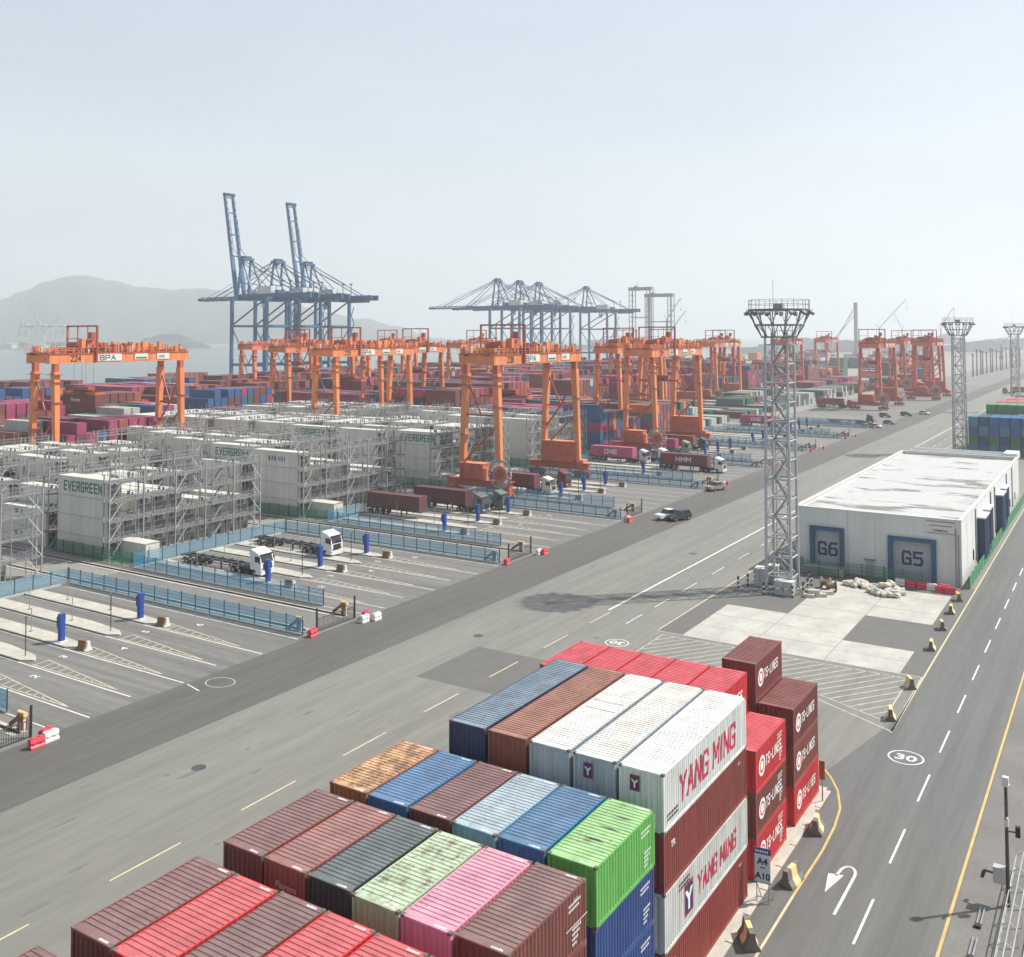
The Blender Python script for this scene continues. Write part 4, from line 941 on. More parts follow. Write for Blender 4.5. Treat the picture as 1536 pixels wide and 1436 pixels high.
# ================================================================ ship-to-shore quay cranes
def sts(raised,mat,lab,group,loc,s=1.0,house='white'):
    r=thing('quay_crane',lab,'quay crane',group,loc); B=[mat,M['crane_blue_dark'],M[house],M['galv']]
    W=9.5; G=30
    for x in (0,G):
        for y in (-W,W):
            mb=MB(); mb.beam((x,y,1),(x,y,56),1.8,1.6); build(mb,'leg',B,r)
        for bb in ((x-.8,x+.8,-W-4,W+4,1.2,3),(x-.5,x+.5,-W,W,38,39.4),(x-.7,x+.7,-W,W,54.6,56.4)): build(MB().box(*bb),'cross_beam',B,r)
        for y in (-W-1,W+1):
            mb=MB(); mb.box(x-.5,x+.5,y-4,y+4,.3,1.3,1); build(mb,'bogie',B,r)
    for y in (-W,W):
        mb=MB(); mb.box(0,G,y-.5,y+.5,38,39.2); mb.tube((0,y,39),(G,y,55.5),.5,6,0); mb.tube((0,y,38),(G*.5,y,16),.35,6,0); mb.tube((G,y,38),(G*.5,y,16),.35,6,0); mb.box(0,G,y-.6,y+.6,14.4,16); build(mb,'portal_frame',B,r)
    mb=MB()
    for y in (-3.2,3.2): mb.box(-3,60,y-.6,y+.6,55.2,58.4,0)
    for x in (-3,8,20,32,44,53): mb.box(x-.4,x+.4,-3.2,3.2,56.2,57.4,0)
    for y in (-4.6,4.6):
        mb.box(-3,54,y-.5,y+.5,55.4,55.5,1)
        for z in (56.1,56.6): mb.box(-3,54,y*1.1-.04,y*1.1+.04,z-.04,z+.04,1)
    for i in range(14): mb.cb(38+i*1.2,0,54.6,.3,5,1.4,1)
    build(mb,'girder',B,r)
    # apex frame
    mb=MB()
    for y in (-4.5,4.5):
        mb.beam((-1,y,56.5),(1.5,y*.8,80),1.3,1.3,0,.9,.9); mb.beam((13,y,57.5),(2.5,y*.8,79.5),.8,.8,0); mb.tube((2,y*.8,79.5),(29,y*.7,58),.26,5,1)
        mb.tube((2,y*.8,80),(48,y*.6,58.5),.3,5,0); mb.tube((2,y*.8,80),(33,y*.6,66),.15,5,1)
        mb.tube((-.2,y,66),(9.5,y*.9,64),.25,5,0)
    mb.box(-.6,4.2,-4.4,4.4,79.6,81,0); mb.cb(1.8,0,81.6,3,6,1.2,1)
    build(mb,'apex_frame',B,r)
    for x in (33,40): build(MB().box(x-.15,x+.15,-.2,.2,58,66,1).box(x-.7,x+.7,-.7,.7,65.6,66.3,1),'mast',B,r)
    mb=MB(); mb.box(16,28,-4.2,4.2,58.4,63,2); build(mb,'machinery_house',B,r)
    mb=MB(); mb.box(9,14,-3.5,3.5,58.5,61,2 if raised else 0); mb.box(30,33,-3,3,58.5,60.5,0); build(mb,'winch_house',B,r)
    mb=MB(); mb.box(17,19.5,-1.5,1.5,50,52.6,2); mb.box(16.5,20,-1.8,1.8,52.6,53,1); mb.box(17,17.2,-1,1,53,55,1); mb.box(19.2,19.4,-1,1,53,55,1); build(mb,'operator_cab',B,r)
    mb=MB()
    for q in range(9): mb.beam((G+.9+(q%2)*2.2,W+1.2,2+q*5.5),(G+.9+((q+1)%2)*2.2,W+1.2,7.5+q*5.5),.25,.5,1)
    build(mb,'stair',B,r)
    # boom (own empty hinge tilts the boom)
    a=R(80) if raised else 0; L=66; ca,sa=math.cos(a),math.sin(a)
    def P_(t,y,h=0): return (-3-t*ca-h*sa*(-1 if raised else 0)*0, y, 57+t*sa+ (0 if raised else h)) if not raised else (-3-t*ca-h*sa, y, 57+t*sa-h*ca)
    mb=MB()
    for y in (-3.2,3.2):
        mb.beam(P_(0,y),P_(26,y),1.3,2.6,0)
        mb.beam(P_(26,y),P_(L,y),1.0,1.1,0)
        for q in range(9):
            t=26+q*4.3; mb.beam(P_(t,y,-1.0),P_(t+3.2,y,1.2),.7,.35,1); 
        mb.beam(P_(24,y,1.6),P_(L,y,1.4),.5,.4,0)
    build(mb,'boom',B,r)
    mb=MB()
    for t in (12,26,40,54,64): mb.beam(P_(t,-3.2),P_(t,3.2),.7,.7,0)
    mb.beam(P_(L,-4.2),P_(L,4.2),1.8,1.8,1); build(mb,'boom_tie',B,r)
    if not raised:
        mb=MB()
        for y in (-3,3):
            mb.tube((0,y,80),P_(26,y,1.4),.28,5,0); mb.tube((0,y,80),P_(52,y,1.2),.28,5,0); mb.tube((0,y,80.4),P_(60,y,1.2),.12,4,1)
        build(mb,'forestay',B,r)
    else:
        mb=MB()
        for y in (-3,3): mb.tube((1,y,80),P_(30,y,-1.8),.22,5,0); mb.tube(P_(30,y,-1.8),P_(50,y,-1.6),.2,5,0)
        build(mb,'forestay',B,r)
    return r
cb_=M['crane_blue']; G1='blue quay cranes along the water'
sts(True,cb_,'blue quay crane with raised boom, left of the two raised ones',G1,(-445,378,0))
sts(False,cb_,'blue quay crane with lowered boom between the two raised ones',G1,(-445,405,0))
sts(True,cb_,'blue quay crane with raised boom, right of the two raised ones',G1,(-445,432,0))
sts(False,cb_,'blue quay crane whose tail just enters at the left photo edge',G1,(-449,186,0))
for y,l in ((664,'hazy blue quay crane, leftmost of the four with lowered booms'),(700,'hazy blue quay crane, second of the four with lowered booms'),(734,'hazy blue quay crane, third of the four with lowered booms'),(828,'hazy blue quay crane, rightmost and apart from the other three')): sts(False,cb_,l,G1,(-445,y,0))
for dx,dy,l,rz in ((0,0,'pale far quay crane with raised boom, leftmost across the bay',0),(14,40,'pale far quay crane with raised boom, middle one across the bay',0),(30,85,'pale far quay crane, rightmost across the bay',1)):
    o=sts(rz==0,M['crane_grey'],l,'pale quay cranes across the water',(-2450+dx,1440+dy,0))
# tall grey portal frames and slender cranes in the haze
def portal(x,y,h,w_,lab):
    r=thing('portal_tower',lab,'portal tower','grey lattice portal towers',(x,y,0)); P0=M['pale_steel']
    for sx in (0,w_):
        mb=MB()
        for dx in (-2.2,2.2):
            for dy in (-4,4): mb.box(sx+dx-.4,sx+dx+.4,dy-.4,dy+.4,0,h)
        for q in range(int(h//6)): mb.box(sx-2.2,sx+2.2,-4.3,-3.7,q*6,q*6+.4); mb.box(sx-2.2,sx+2.2,3.7,4.3,q*6,q*6+.4)
        build(mb,'lattice_leg',P0,r)
    mb=MB(); mb.box(-3.5,w_+3.5,-3.5,3.5,h,h+3.8); build(mb,'top_beam',P0,r)
    mb=MB(); mb.cb(w_*.2,0,h+4.6,3,3,1.8); mb.tube((w_*.3,0,h+3.8),(w_*.3,0,h+9),.25,5); build(mb,'hoist',P0,r)
    mb=MB(); mb.box(-2,w_+2,-.5,.5,h*.62,h*.62+1.2); build(mb,'mid_tie',P0,r)
portal(-466,985,84,22,'tall grey lattice portal tower on the left behind the quay cranes')
portal(-446,985,76,28,'tall grey lattice portal tower on the right behind the quay cranes')
def jib(x,y,hb,L,ang,lab,dirx=1,mat='crane_grey'):
    r=thing('jib_crane',lab,'jib crane','slender jib cranes in the haze',(x,y,0)); m=M[mat]
    mb=MB(); mb.box(-3,3,-3,3,0,3); mb.box(-1,1,-1,1,3,hb); build(mb,'mast',m,r)
    mb=MB(); a=R(ang); e=(dirx*L*math.cos(a),0,hb+L*math.sin(a))
    mb.beam((0,-.9,hb),(e[0],-.3,e[2]),.5,.5); mb.beam((0,.9,hb),(e[0],.3,e[2]),.5,.5); mb.beam((0,0,hb+2),e,.35,.35)
    for q in range(10): t=q/10; u=(q+.5)/10; mb.beam((e[0]*t,-.8*(1-t)-.2,hb+(e[2]-hb)*t),(e[0]*u,.8*(1-u)+.2,hb+(e[2]-hb)*u),.25,.25)
    build(mb,'jib',m,r); mb=MB(); mb.tube(e,(e[0],0,e[2]-14),.12,4); mb.cb(e[0],0,e[2]-15,1.4,1.4,1.6); mb.tube((-dirx*4,0,hb+6),e,.12,4); mb.beam((0,0,hb),(-dirx*4,0,hb+6),.5,.5); build(mb,'hoist_cable',m,r)
def at(px,py,D):  # ground position along a bearing, D metres ahead
    d=_f+_r*((px-768)/1461); p=Vector(CAMP)+d*D; return p.x,p.y
x,y=at(1000,0,1250); jib(x,y,52,34,55,'slender crane jib rising right of the portal towers, upper one')
x,y=at(1003,0,1330); jib(x,y,34,40,52,'slender crane jib right of the portal towers, lower one')
x,y=at(1318,0,1500); jib(x,y,42,60,48,'long slanting crane jib right of the drilling mast')
x,y=at(1352,0,1700); jib(x,y,42,30,65,'short thin crane jib behind the orange crane by the road',-1)
x,y=at(1410,0,1600); jib(x,y,42,40,60,'thin crane jib above the cranes farthest right')
x,y=at(1500,0,1300); jib(x,y,18,34,50,'thin crane jib low on the right horizon')
x,y=at(1283,0,1500); r_=thing('drilling_mast','tall grey piling rig mast rising on the horizon','piling rig',None,(x,y,0))
mb=MB(); mb.box(-5,5,-3,3,0,6); mb.box(-2.5,2.5,-2.5,2.5,6,74); build(mb,'mast',M['pale_steel'],r_)
mb=MB(); mb.box(-2.6,2.6,-2.6,2.6,74,82); build(mb,'mast_head',M['pale_steel'],r_); mb=MB(); mb.beam((-52,0,3),(-4,0,60),1,1); mb.beam((-46,0,3),(-4,0,68),.8,.8); mb.beam((-40,0,3),(-3,0,74),.6,.6); build(mb,'back_stay',M['crane_grey'],r_)
# floodlight masts and posts far down the road
def mast(px,D,h,lab,i):
    x,y=at(px,0,D); o=MB().tube((0,0,0),(0,0,h),.75,6,0,.45)
    t=ob('light_mast',o.mesh('light_mast',M['pale_steel']),None,(x,y,0),label=lab,cat='light mast',group='row of dark masts on the right horizon'); ob('lamp_head',MB().cb(0,0,h+.4,1.6,1.6,1.0).mesh('lamp_head',M['galv_dark']),t)
for i in range(15): mast(1457+i*4.9+(i%3),760+i*16,17+(i*7%4),f'dark post, {ordn(i)} from left in the row on the right horizon',i)
# ================================================================ light towers
def light_tower(loc,lab):
    r=thing('light_tower',lab,'light tower','lattice floodlight towers beside the road',loc); T=M['tower_steel']; D=M['galv_dark']; a=1.45
    for sx in (-1,1):
        for sy in (-1,1): build(MB().tube((sx*a*1.12,sy*a*1.12,0),(sx*a,sy*a,33.5),.20,8,0,.16),'leg',T,r)
    for q in range(13):
        z=1.9+q*2.5; mb=MB(); b=a*(1.12-.12*z/33)
        for s in (-1,1): mb.tube((-b,s*b,z),(b,s*b,z),.10,6); mb.tube((s*b,-b,z),(s*b,b,z),.10,6)
        build(mb,'ring_tie',T,r)
    mb=MB()
    for q in range(12):
        z=2+q*2.5; s=1 if q%2 else -1
        mb.beam((-.8*s,-.35,z),(.8*s,-.35,z+2.5),.05,.16); mb.beam((-.8*s,.15,z),(.8*s,.15,z+2.5),.05,.16)
        for i in range(9): t=i/9; mb.cb(-.8*s+1.6*s*t,-.1,z+2.5*t,.2,.5,.03)
        mb.box(-1.2,1.2,-.9 if q%2 else -.4,-.4 if q%2 else .9,z-.03,z)
        mb.beam((-.8*s,-.4,z+1),(.8*s,-.4,z+3.4),.04,.04)
    build(mb,'stair',M['galv'],r)
    for q in range(12):
        z=1.9+q*2.5
        for s in (-1,1): build(MB().tube((-a*s,1.5,z),(a*s,1.48,z+2.5),.05,5),'diagonal',T,r); build(MB().tube((-1.5,-a*s,z),(-1.48,a*s,z+2.5),.05,5),'diagonal',T,r) if q%2==(s>0) else None
    mb=MB()
    for x,y in ((.5,.9),(.75,.9),(-.9,.7)): mb.tube((x,y,0),(x,y,33),.05,5)
    build(mb,'cable_pipe',M['galv_dark'],r)
    def ring(R0,z,t,n=12,m=D,name='platform_ring'):
        mb=MB()
        for i in range(n):
            p=2*PI*i/n;q=2*PI*(i+1)/n; mb.beam((R0*math.cos(p),R0*math.sin(p),z),(R0*math.cos(q),R0*math.sin(q),z),t,t)
        build(mb,name,m,r)
    ring(2.3,32.9,.22); ring(3.2,34.5,.2); ring(4.0,36.5,.18); ring(2.9,36.5,.14)
    mb=MB()
    for i in range(12):
        p=2*PI*i/12;q=2*PI*(i+.5)/12; c,s=math.cos(p),math.sin(p); 
        mb.beam((2.3*c,2.3*s,32.9),(3.2*c,3.2*s,34.5),.12,.12); mb.beam((3.2*c,3.2*s,34.5),(4.0*c,4.0*s,36.5),.13,.13)
        mb.beam((2.3*c,2.3*s,32.9),(3.2*math.cos(q),3.2*math.sin(q),34.5),.09,.09); mb.beam((3.2*c,3.2*s,34.5),(4.2*math.cos(q),4.2*math.sin(q),36.5),.09,.09)
        mb.beam((1.3*c,1.3*s,36.5),(4.0*c,4.0*s,36.5),.1,.1); mb.beam((1.3*c,1.3*s,34.5),(3.2*c,3.2*s,34.5),.1,.1); mb.beam((1.3*c,1.3*s,32.9),(2.3*c,2.3*s,32.9),.1,.1)
    build(mb,'strut',D,r)
    mb=MB(); q=-3.9
    while q<3.95:
        c_=math.sqrt(max(0,3.95**2-q*q)); mb.box(q,q+.09,-c_,c_,36.48,36.53); q+=.26
    build(mb,'platform_grating',D,r)
    mb=MB()
    for i in range(16):
        p=2*PI*i/16; mb.box(3.9*math.cos(p)-.03,3.9*math.cos(p)+.03,3.9*math.sin(p)-.03,3.9*math.sin(p)+.03,36.6,37.8)
        q=2*PI*(i+1)/16
        for z in (37.2,37.8): mb.beam((3.9*math.cos(p),3.9*math.sin(p),z),(3.9*math.cos(q),3.9*math.sin(q),z),.05,.05)
    build(mb,'railing',M['galv_dark'],r)
    for i in range(14):
        p=2*PI*i/14; c,s=math.cos(p),math.sin(p)
        build(MB().beam((4.0*c,4.0*s,36.2),(4.5*c,4.5*s,35.9),.5,.35),'floodlight',M['galv_dark'],r)
    mb=MB(); mb.cb(0,0,36.9,1.2,1.0,.9); mb.tube((-.9,.4,36.6),(-.9,.4,40.6),.035,5); build(mb,'mast_top',M['galv'],r)
    return r
lt=light_tower((-18.9,82.7,0),'tall grey lattice light tower standing beside the warehouse corner'); index()
clone(lt,(-20.5,254,0),label='second lattice light tower behind the warehouse roof'); 
clone(lt,(-21.5,425,0),label='farthest lattice light tower at the right photo edge')
# ================================================================ warehouse
wh=thing('warehouse','long white flat-roofed warehouse with blue doors marked G6 and G5','warehouse',None,(0,0,0))
x0,x1,y0,y1,Hh=-20.9,.9,95.7,173.6,8.65
W_=M['white_wall']
def wallx(name,mb): return build(mb,name,W_,wh)
mb=MB()
# front wall with two door openings
d6=(-18.7,-14.2,0,6.1); d5=(-8.2,-2.3,0,5.8)
def wall_front(mb,y,ops):
    xs=[x0]+[v for o_ in ops for v in o_[:2]]+[x1]
    for i in range(0,len(xs),2): mb.box(xs[i],xs[i+1],y,y+.3,0,Hh)
    for o_ in ops: mb.box(o_[0],o_[1],y,y+.3,o_[3],Hh)
wall_front(mb,y0,[d6,d5]); wallx('front_wall',mb)
wallx('side_wall',MB().box(x1-.3,x1,y0+.3,y1-.3,0,Hh)); wallx('side_wall',MB().box(x0,x0+.3,y0+.3,y1-.3,0,Hh)); wallx('back_wall',MB().box(x0,x1,y1-.3,y1,0,Hh))
build(MB().box(x0+.3,x1-.3,y0+.3,y1-.3,7.9,8.12),'roof',M['roof_white'],wh)
for b in ((x0-.06,x1+.06,y0-.08,y0+.4),(x0-.06,x1+.06,y1-.4,y1+.06),(x0-.06,x0+.4,y0+.4,y1-.4),(x1-.4,x1+.06,y0+.4,y1-.4)): build(MB().box(*b,Hh,Hh+.16),'parapet_cap',M['white'],wh)
for (a,b,z0,z1),s in ((d6,'G6'),(d5,'G5')):
    f=MB(); f.box(a-.1,a+.48,y0-.40,y0-.003,0,z1+.1); f.box(b-.48,b+.1,y0-.40,y0-.003,0,z1+.1); f.box(a+.48,b-.48,y0-.40,y0-.003,z1-.42,z1+.1); fo=build(f,'door_surround',M['door_blue'],wh)
    d=build(MB().box(a+.45,b-.45,y0+.2,y0+.28,0,z1-.4),'roller_door',M['door_grey'],wh)
    for i in range(7): build(MB().box(a+.48,b-.48,y0+.17,y0+.2,.1+i*.78,.16+i*.78),'door_rib',M['door_grey'],d)
    block(s,wh,((a+b)/2,y0+.16,2.3),'-Y',1.6,.95,.32,.50,'text_navy','door_number',center=True)
build(MB().box(-11.3,-10.2,y0-.06,y0-.003,0,2.2),'side_door',M['door_grey'],wh); build(MB().box(-11.5,-10.0,y0-.12,y0-.003,2.2,2.4),'door_lintel',M['galv_dark'],wh)
sb=build(MB().box(-3.3,.1,y0-.12,y0-.003,6.9,8.3),'sign_plate',M['white'],wh); 
build(MB().box(-3.35,.15,y0-.10,y0-.004,8.3,8.4).box(-3.35,.15,y0-.10,y0-.004,6.8,6.9),'sign_frame',M['galv_dark'],wh)
letter('TERMINAL',wh,(-2.6,y0-.13,7.05),'-Y',.42,'text_black','lettering',bold=.008); build(MB().box(-3.0,-.2,y0-.125,y0-.121,7.75,7.9),'sign_rule',M['galv_dark'],wh)
for x in (.2,.55): build(MB().tube((x,y0-.2,0),(x,y0-.2,7.6 if x<.5 else 6.9),.06,6),'down_pipe',M['galv_dark'],wh)
for i,(a,dx) in enumerate(((111.2,1.0),(118.6,.75),(134.6,1.0),(142.4,.75))):
    s_=MB(); s_.box(x1+.003,x1+dx,a,a+5.4,.9,6.6,0); s_.box(x1+.003,x1+dx+.12,a-.15,a+5.55,6.6,6.8,1)
    for q in range(8): s_.box(x1+dx,x1+dx+.06,a+.2+q*.65,a+.5+q*.65,.9,6.6,0)
    for q in range(2): s_.box(x1+.2+q*.6,x1+.4+q*.6,a-.06,a,.9,6.6,0)
    build(s_,'dock_shelter',[M['navy'],M['sign_pale']],wh)
for y in (109,127,132.5,150.5,160): build(MB().box(x1+.003,x1+.18,y,y+.22,1,8.3),'down_pipe',M['galv'],wh)
for y in (106.2,109.9,156,160.8,165): build(MB().box(x1+.003,x1+.08,y,y+.8,1.6,3.0),'window',M['glass'],wh)
for q in range(1,16): build(MB().box(x1+.002,x1+.012,y0+q*5.15,y0+q*5.15+.05,1.2,Hh),'panel_joint',M['door_grey'],wh)
for q in range(1,6):
    xq=x0+q*3.63
    if not(d6[0]-.2<xq<d6[1]+.2 or d5[0]-.2<xq<d5[1]+.2): build(MB().box(xq,xq+.05,y0-.012,y0-.002,.1,Hh),'panel_joint',M['door_grey'],wh)
for q in range(4): build(MB().rect(x0+.31,x1-.31,y0+14+q*15,y0+14.12+q*15,8.125),'roof_joint',M['door_grey'],wh)
gp=thing('green_board_fence','bright green low board fence along the warehouse long side','fence',None,(1.75,95.5,0))
gpm=MB().box(-.05,.05,.03,3.1,.05,1.55).mesh('board_panel',M['green_panel']); gpp=MB().box(-.08,.08,-.05,.05,0,1.65).mesh('post',M['fence_green'])
for i in range(27): ob('board_panel',gpm,gp,(0,i*3.13,0)); ob('post',gpp,gp,(0,i*3.13,0))
fence(-22.2,94.2,-19.4,93.9,'green mesh fence at the left corner of the warehouse front',fgmesh,'green mesh fences before the warehouse',False)
fence(-19.4,92.6,-14.2,92.6,'green mesh fence across the door marked G6',fgmesh,'green mesh fences before the warehouse',False)
fence(-14.2,93.6,-8.4,93.6,'green mesh fence between the doors G6 and G5',fgmesh,'green mesh fences before the warehouse',False)
fence(-8.4,93.2,-3.6,93.2,'green mesh fence low before the door marked G5',fgmesh,'green mesh fences before the warehouse',False)
ramp=MB(); ramp.box(-19.6,-13.8,93.2,95.4,0,.9); rp_=build(ramp,'dock_platform',M['kerb_concrete'],label='low concrete dock platform under the door marked G6',cat='platform')
an=thing('annex_roof','low pale annex with parapet just behind the warehouse','annex'); mb=MB(); mb.box(-20,.3,176,181,0,8.0); build(mb,'annex_wall',W_,an); mb=MB(); mb.box(-20.1,.4,175.9,176.3,8,8.8); mb.box(-20.1,.4,180.8,181.1,8,8.8); mb.box(-1.9,.6,175.2,181.5,8,9.2); build(mb,'parapet',M['white'],an)
# ================================================================ things around the tower foot
def cabinet(x,y,rz,s,lab):
    c=thing('switch_cabinet',lab,'cabinet','switch cabinets at the tower foot',(x,y,0),rz); build(MB().box(-s[0]/2,s[0]/2,-s[1]/2,s[1]/2,.12,s[2]),'cabinet_body',M['cabinet'],c); build(MB().box(-s[0]/2-.08,s[0]/2+.08,-s[1]/2-.08,s[1]/2+.08,s[2],s[2]+.08),'cabinet_roof',M['white'],c); build(MB().box(-s[0]/2,s[0]/2,-s[1]/2,s[1]/2,.0,.12),'plinth',M['kerb_concrete'],c); build(MB().box(-.02,.02,-s[1]/2-.03,-s[1]/2,.3,s[2]-.2),'door_seam',M['dark_grey'],c)
cabinet(-17.9,80.3,0,(2.3,1.2,1.7),'light grey low cabinet in front of the light tower foot')
cabinet(-21.9,83.2,.1,(1.3,1.6,2.3),'tall grey cabinet left of the light tower foot'); cabinet(-20.9,85.4,.1,(1.2,1.2,2.3),'grey cabinet tucked behind the tall one at the tower foot')
bz=MB()
for q in range(5): bz.tube((0,0,q*.28),(0,0,q*.28+.28),.14,8,q%2)
bz.tube((0,0,1.4),(0,0,1.5),.17,8,0); bzm=bz.mesh('bollard',[M['black'],M['white']])
for i,(x,y) in enumerate(((-24.0,80.2),(-23.4,82.2),(-23.2,84.6),(-22.6,86.4),(-20.2,78.9),(-16.6,79.2),(-15.9,81.6),(-16.0,84.0),(-16.2,86.5),(-16.9,88.4))):
    ob('bollard',bzm,None,(x,y,.01),label=f'black and white banded bollard, {ordn(i)} round the light tower foot',cat='bollard',group='banded bollards round the light tower foot')
for i,(a,b) in enumerate((((-20.2,78.9),(-16.6,79.2)),((-16.6,79.2),(-15.9,81.6)),((-15.9,81.6),(-16.0,84.0)),((-16,84),(-16.2,86.5)))):
    mb=MB(); n=7
    for q in range(n):
        p=Vector((*a,.95)).lerp(Vector((*b,.95)),q/n);e=Vector((*a,.95)).lerp(Vector((*b,.95)),(q+1)/n); mb.tube(p,e,.055,6,q%2)
    build(mb,'guard_bar',[M['black'],M['white']],label=f'striped guard bar, {ORD[i]} section round the light tower foot',cat='guard bar',group='striped guard bars round the light tower foot')
rb=random.Random(3)
blk=MB().box(-.7,.7,-.4,.4,0,.42).mesh('concrete_block',M['kerb_concrete'])
for i,(x,y,z,a) in enumerate(((-14.9,80.6,.01,.2),(-13.7,81.6,.01,.5),(-14.4,82.3,.01,.1),(-14.5,81.3,.43,.4),(-13.3,83.2,.01,.6),(-15.3,82.9,.01,.9))):
    ob('concrete_block',blk,None,(x,y,z),(0,0,a),label=f'grey concrete block, {ORD[i]} of the heap right of the tower foot',cat='concrete block',group='concrete blocks right of the tower foot')
for i,(x,y,a) in enumerate(((-14.2,86.0,0),(-13.2,84.9,.4))):
    rl_=thing('cable_reel_drum',f'brown wooden cable drum, {["rear","front"][i]} one right of the tower foot','cable drum','wooden cable drums',(x,y,.75),a)
    for s in (-.55,.55): build(MB().tube((s-.05,0,0),(s+.05,0,0),.75,16),'flange',M['wood'],rl_)
    build(MB().tube((-.5,0,0),(.5,0,0),.4,12),'core',M['wood'],rl_)
import bmesh
def sack_mesh():
    bm=bmesh.new(); bmesh.ops.create_icosphere(bm,subdivisions=2,radius=1)
    for v in bm.verts:
        f=1+.16*math.sin(v.co.x*5+v.co.y*3)+.1*math.cos(v.co.z*7+v.co.x*4); v.co=Vector((v.co.x*.62*f,v.co.y*.45*f,v.co.z*.30*f))
    me=bpy.data.meshes.new('sack'); bm.to_mesh(me); bm.free(); me.materials.append(M['sack']); return me
sm=sack_mesh()
for nm,cx,cy,rx,ry_,n,lab in (('a',-10.8,89.5,1.7,1.0,30,'low heap of off-white sandbags left, on the concrete slabs'),('b',-6.9,87.7,2.0,1.9,70,'larger heap of off-white sandbags, right, on the concrete slabs')):
    h=thing('sandbag_heap',lab,'sandbag heap','sandbag heaps',(cx,cy,0))
    for i in range(n):
        a=rb.uniform(0,2*PI); q=math.sqrt(rb.random()); x=rx*q*math.cos(a); y=ry_*q*math.sin(a); z=.28+max(0,(1-q))*rb.uniform(0,1.5 if nm=='b' else .6)
        ob('sack',sm,h,(x,y,z),(rb.uniform(-.3,.3),rb.uniform(-.3,.3),rb.uniform(0,6)))
for i,(x,y,m,c,a) in enumerate(((-6.3,93.0,ww,'white',0),(-4.9,92.8,wr,'red',0),(-3.5,92.6,wr,'red',0),(-2.3,92.5,ww,'white',0),(-1.2,91.9,wr,'red',.1),(.1,91.8,wr,'red',.1),(-.9,92.9,wr,'red',0))):
    ob('water_barrier',m,None,(x,y,.01),(0,0,PI/2+a),label=f'{c} plastic barrier, {ordn(i)} before the door marked G5',cat='water barrier',group='plastic barriers before the warehouse')
# ================================================================ jersey barriers, sign and roadside things
for i,(x,y,a,l) in enumerate(((1.75,8.2,.55,'nearest to the camera below the sign'),(2.0,15.3,-.15,'behind the A4 sign'),(1.6,22.4,.15,'at the foot of the red stack'),(1.9,45.0,.2,'at the chevron tip'),(1.9,53.8,.5,'midway along the chevrons'),(1.7,66.8,.1,'beside the dark forecourt patch'),(1.5,75.0,.3,'third from the warehouse corner'),(1.4,82.4,.1,'second from the warehouse corner'),(1.3,88.8,.4,'nearest the warehouse corner'))):
    ob('concrete_barrier',jy if i<3 else jz,None,(x,y,.012),(0,0,a),label=f'yellow and dark-ended concrete barrier {l}',cat='concrete barrier',group='yellow and black barriers along the white line')
ob('concrete_barrier',jy,None,(-8.2,42.9,.012),(0,0,1.2),label='dark barrier half hidden behind the four-high brown stack',cat='concrete barrier',group='yellow and black barriers along the white line')
sg=thing('road_sign','blue and pale sign reading A4 to A10 beside the containers','sign',None,(1.2,12.3,0),.12)
build(MB().box(-.46,.46,-.03,.03,1.15,3.1),'sign_face',M['sign_pale'],sg); build(MB().box(-.5,.5,-.035,.035,2.78,3.12).box(-.49,.49,-.032,.032,1.12,1.16),'sign_header',M['sign_blue'],sg)
letter('A4',sg,(0,-.037,2.2),'-Y',.52,'text_navy',bold=.018,align='CENTER'); letter('~',sg,(0,-.037,1.88),'-Y',.5,'text_navy',bold=.012,align='CENTER'); letter('A10',sg,(0,-.037,1.36),'-Y',.52,'text_navy',bold=.018,align='CENTER')
mb=MB(); 
for i in range(6): mb.rect(-.4+i*.13,-.32+i*.13,0,.12)
o=ob('header_marks',mb.mesh('header_marks',M['text_white']),sg); o.matrix_local=Matrix.Translation((0,-.038,2.88))@AX['-Y'].to_4x4()
for x in (-.35,.35): build(MB().box(x-.025,x+.025,-.02,.03,0,1.2).beam((x,0,1.1),(x+.15,.6,0),.04,.04),'leg',M['galv'],sg)
build(MB().box(-.35,.35,-.02,.02,.3,.34),'leg_tie',M['galv'],sg)
rs=thing('small_sign','small dark red sign on a post at the foot of the last red stack','sign',None,(.9,26.6,0)); build(MB().box(-.04,.04,-.03,.04,0,2.9),'post',M['galv'],rs); build(MB().box(-.2,.2,-.06,-.03,1.6,2.9),'sign_face',M['orange_deep'],rs)
pl=thing('camera_pole','grey pole with white camera head beside the shoulder railing','camera pole',None,(13.4,19.5,0))
build(MB().tube((0,0,0),(0,0,6.9),.11,10,0,.09),'pole',M['dark_grey'],pl); build(MB().tube((0,0,6.9),(0,0,7.0),.22,10).box(-.16,.16,-.16,.16,7.0,7.4),'camera_head',M['white'],pl)
build(MB().box(-.06,.1,-.18,.1,4.6,4.95).tube((0,0,4.9),(.1,-.35,5.2),.08,6),'floodlight',M['white'],pl); build(MB().tube((0,0,4.3),(.5,.1,4.3),.04,6).box(.45,.7,0,.25,4.05,4.65),'camera_box',M['black'],pl); build(MB().box(-.75,-.1,-.3,.2,1.3,2.2),'junction_box',M['cabinet'],pl)
build(MB().tube((-.7,0,1.7),(-1.25,.2,1.65),.07,6).tube((-1.25,.2,1.65),(-1.4,.2,1.2),.10,8),'horn',M['dark_grey'],pl)
for i in range(4):
    y=17.4-i*3.3; t=thing('cable_post',f'fallen black-footed marker post, {ORD[i]} along the shoulder','marker post','marker posts along the shoulder',(12.15-.0*i,y,0))
    build(MB().cb(0,-1.0,.08,.34,.34,.16),'foot',M['black'],t); build(MB().tube((-.08,-.9,.12),(-.08,1.0,.12),.045,6).tube((.12,-.9,.12),(.12,1.0,.12),.045,6),'tube',M['galv'],t)
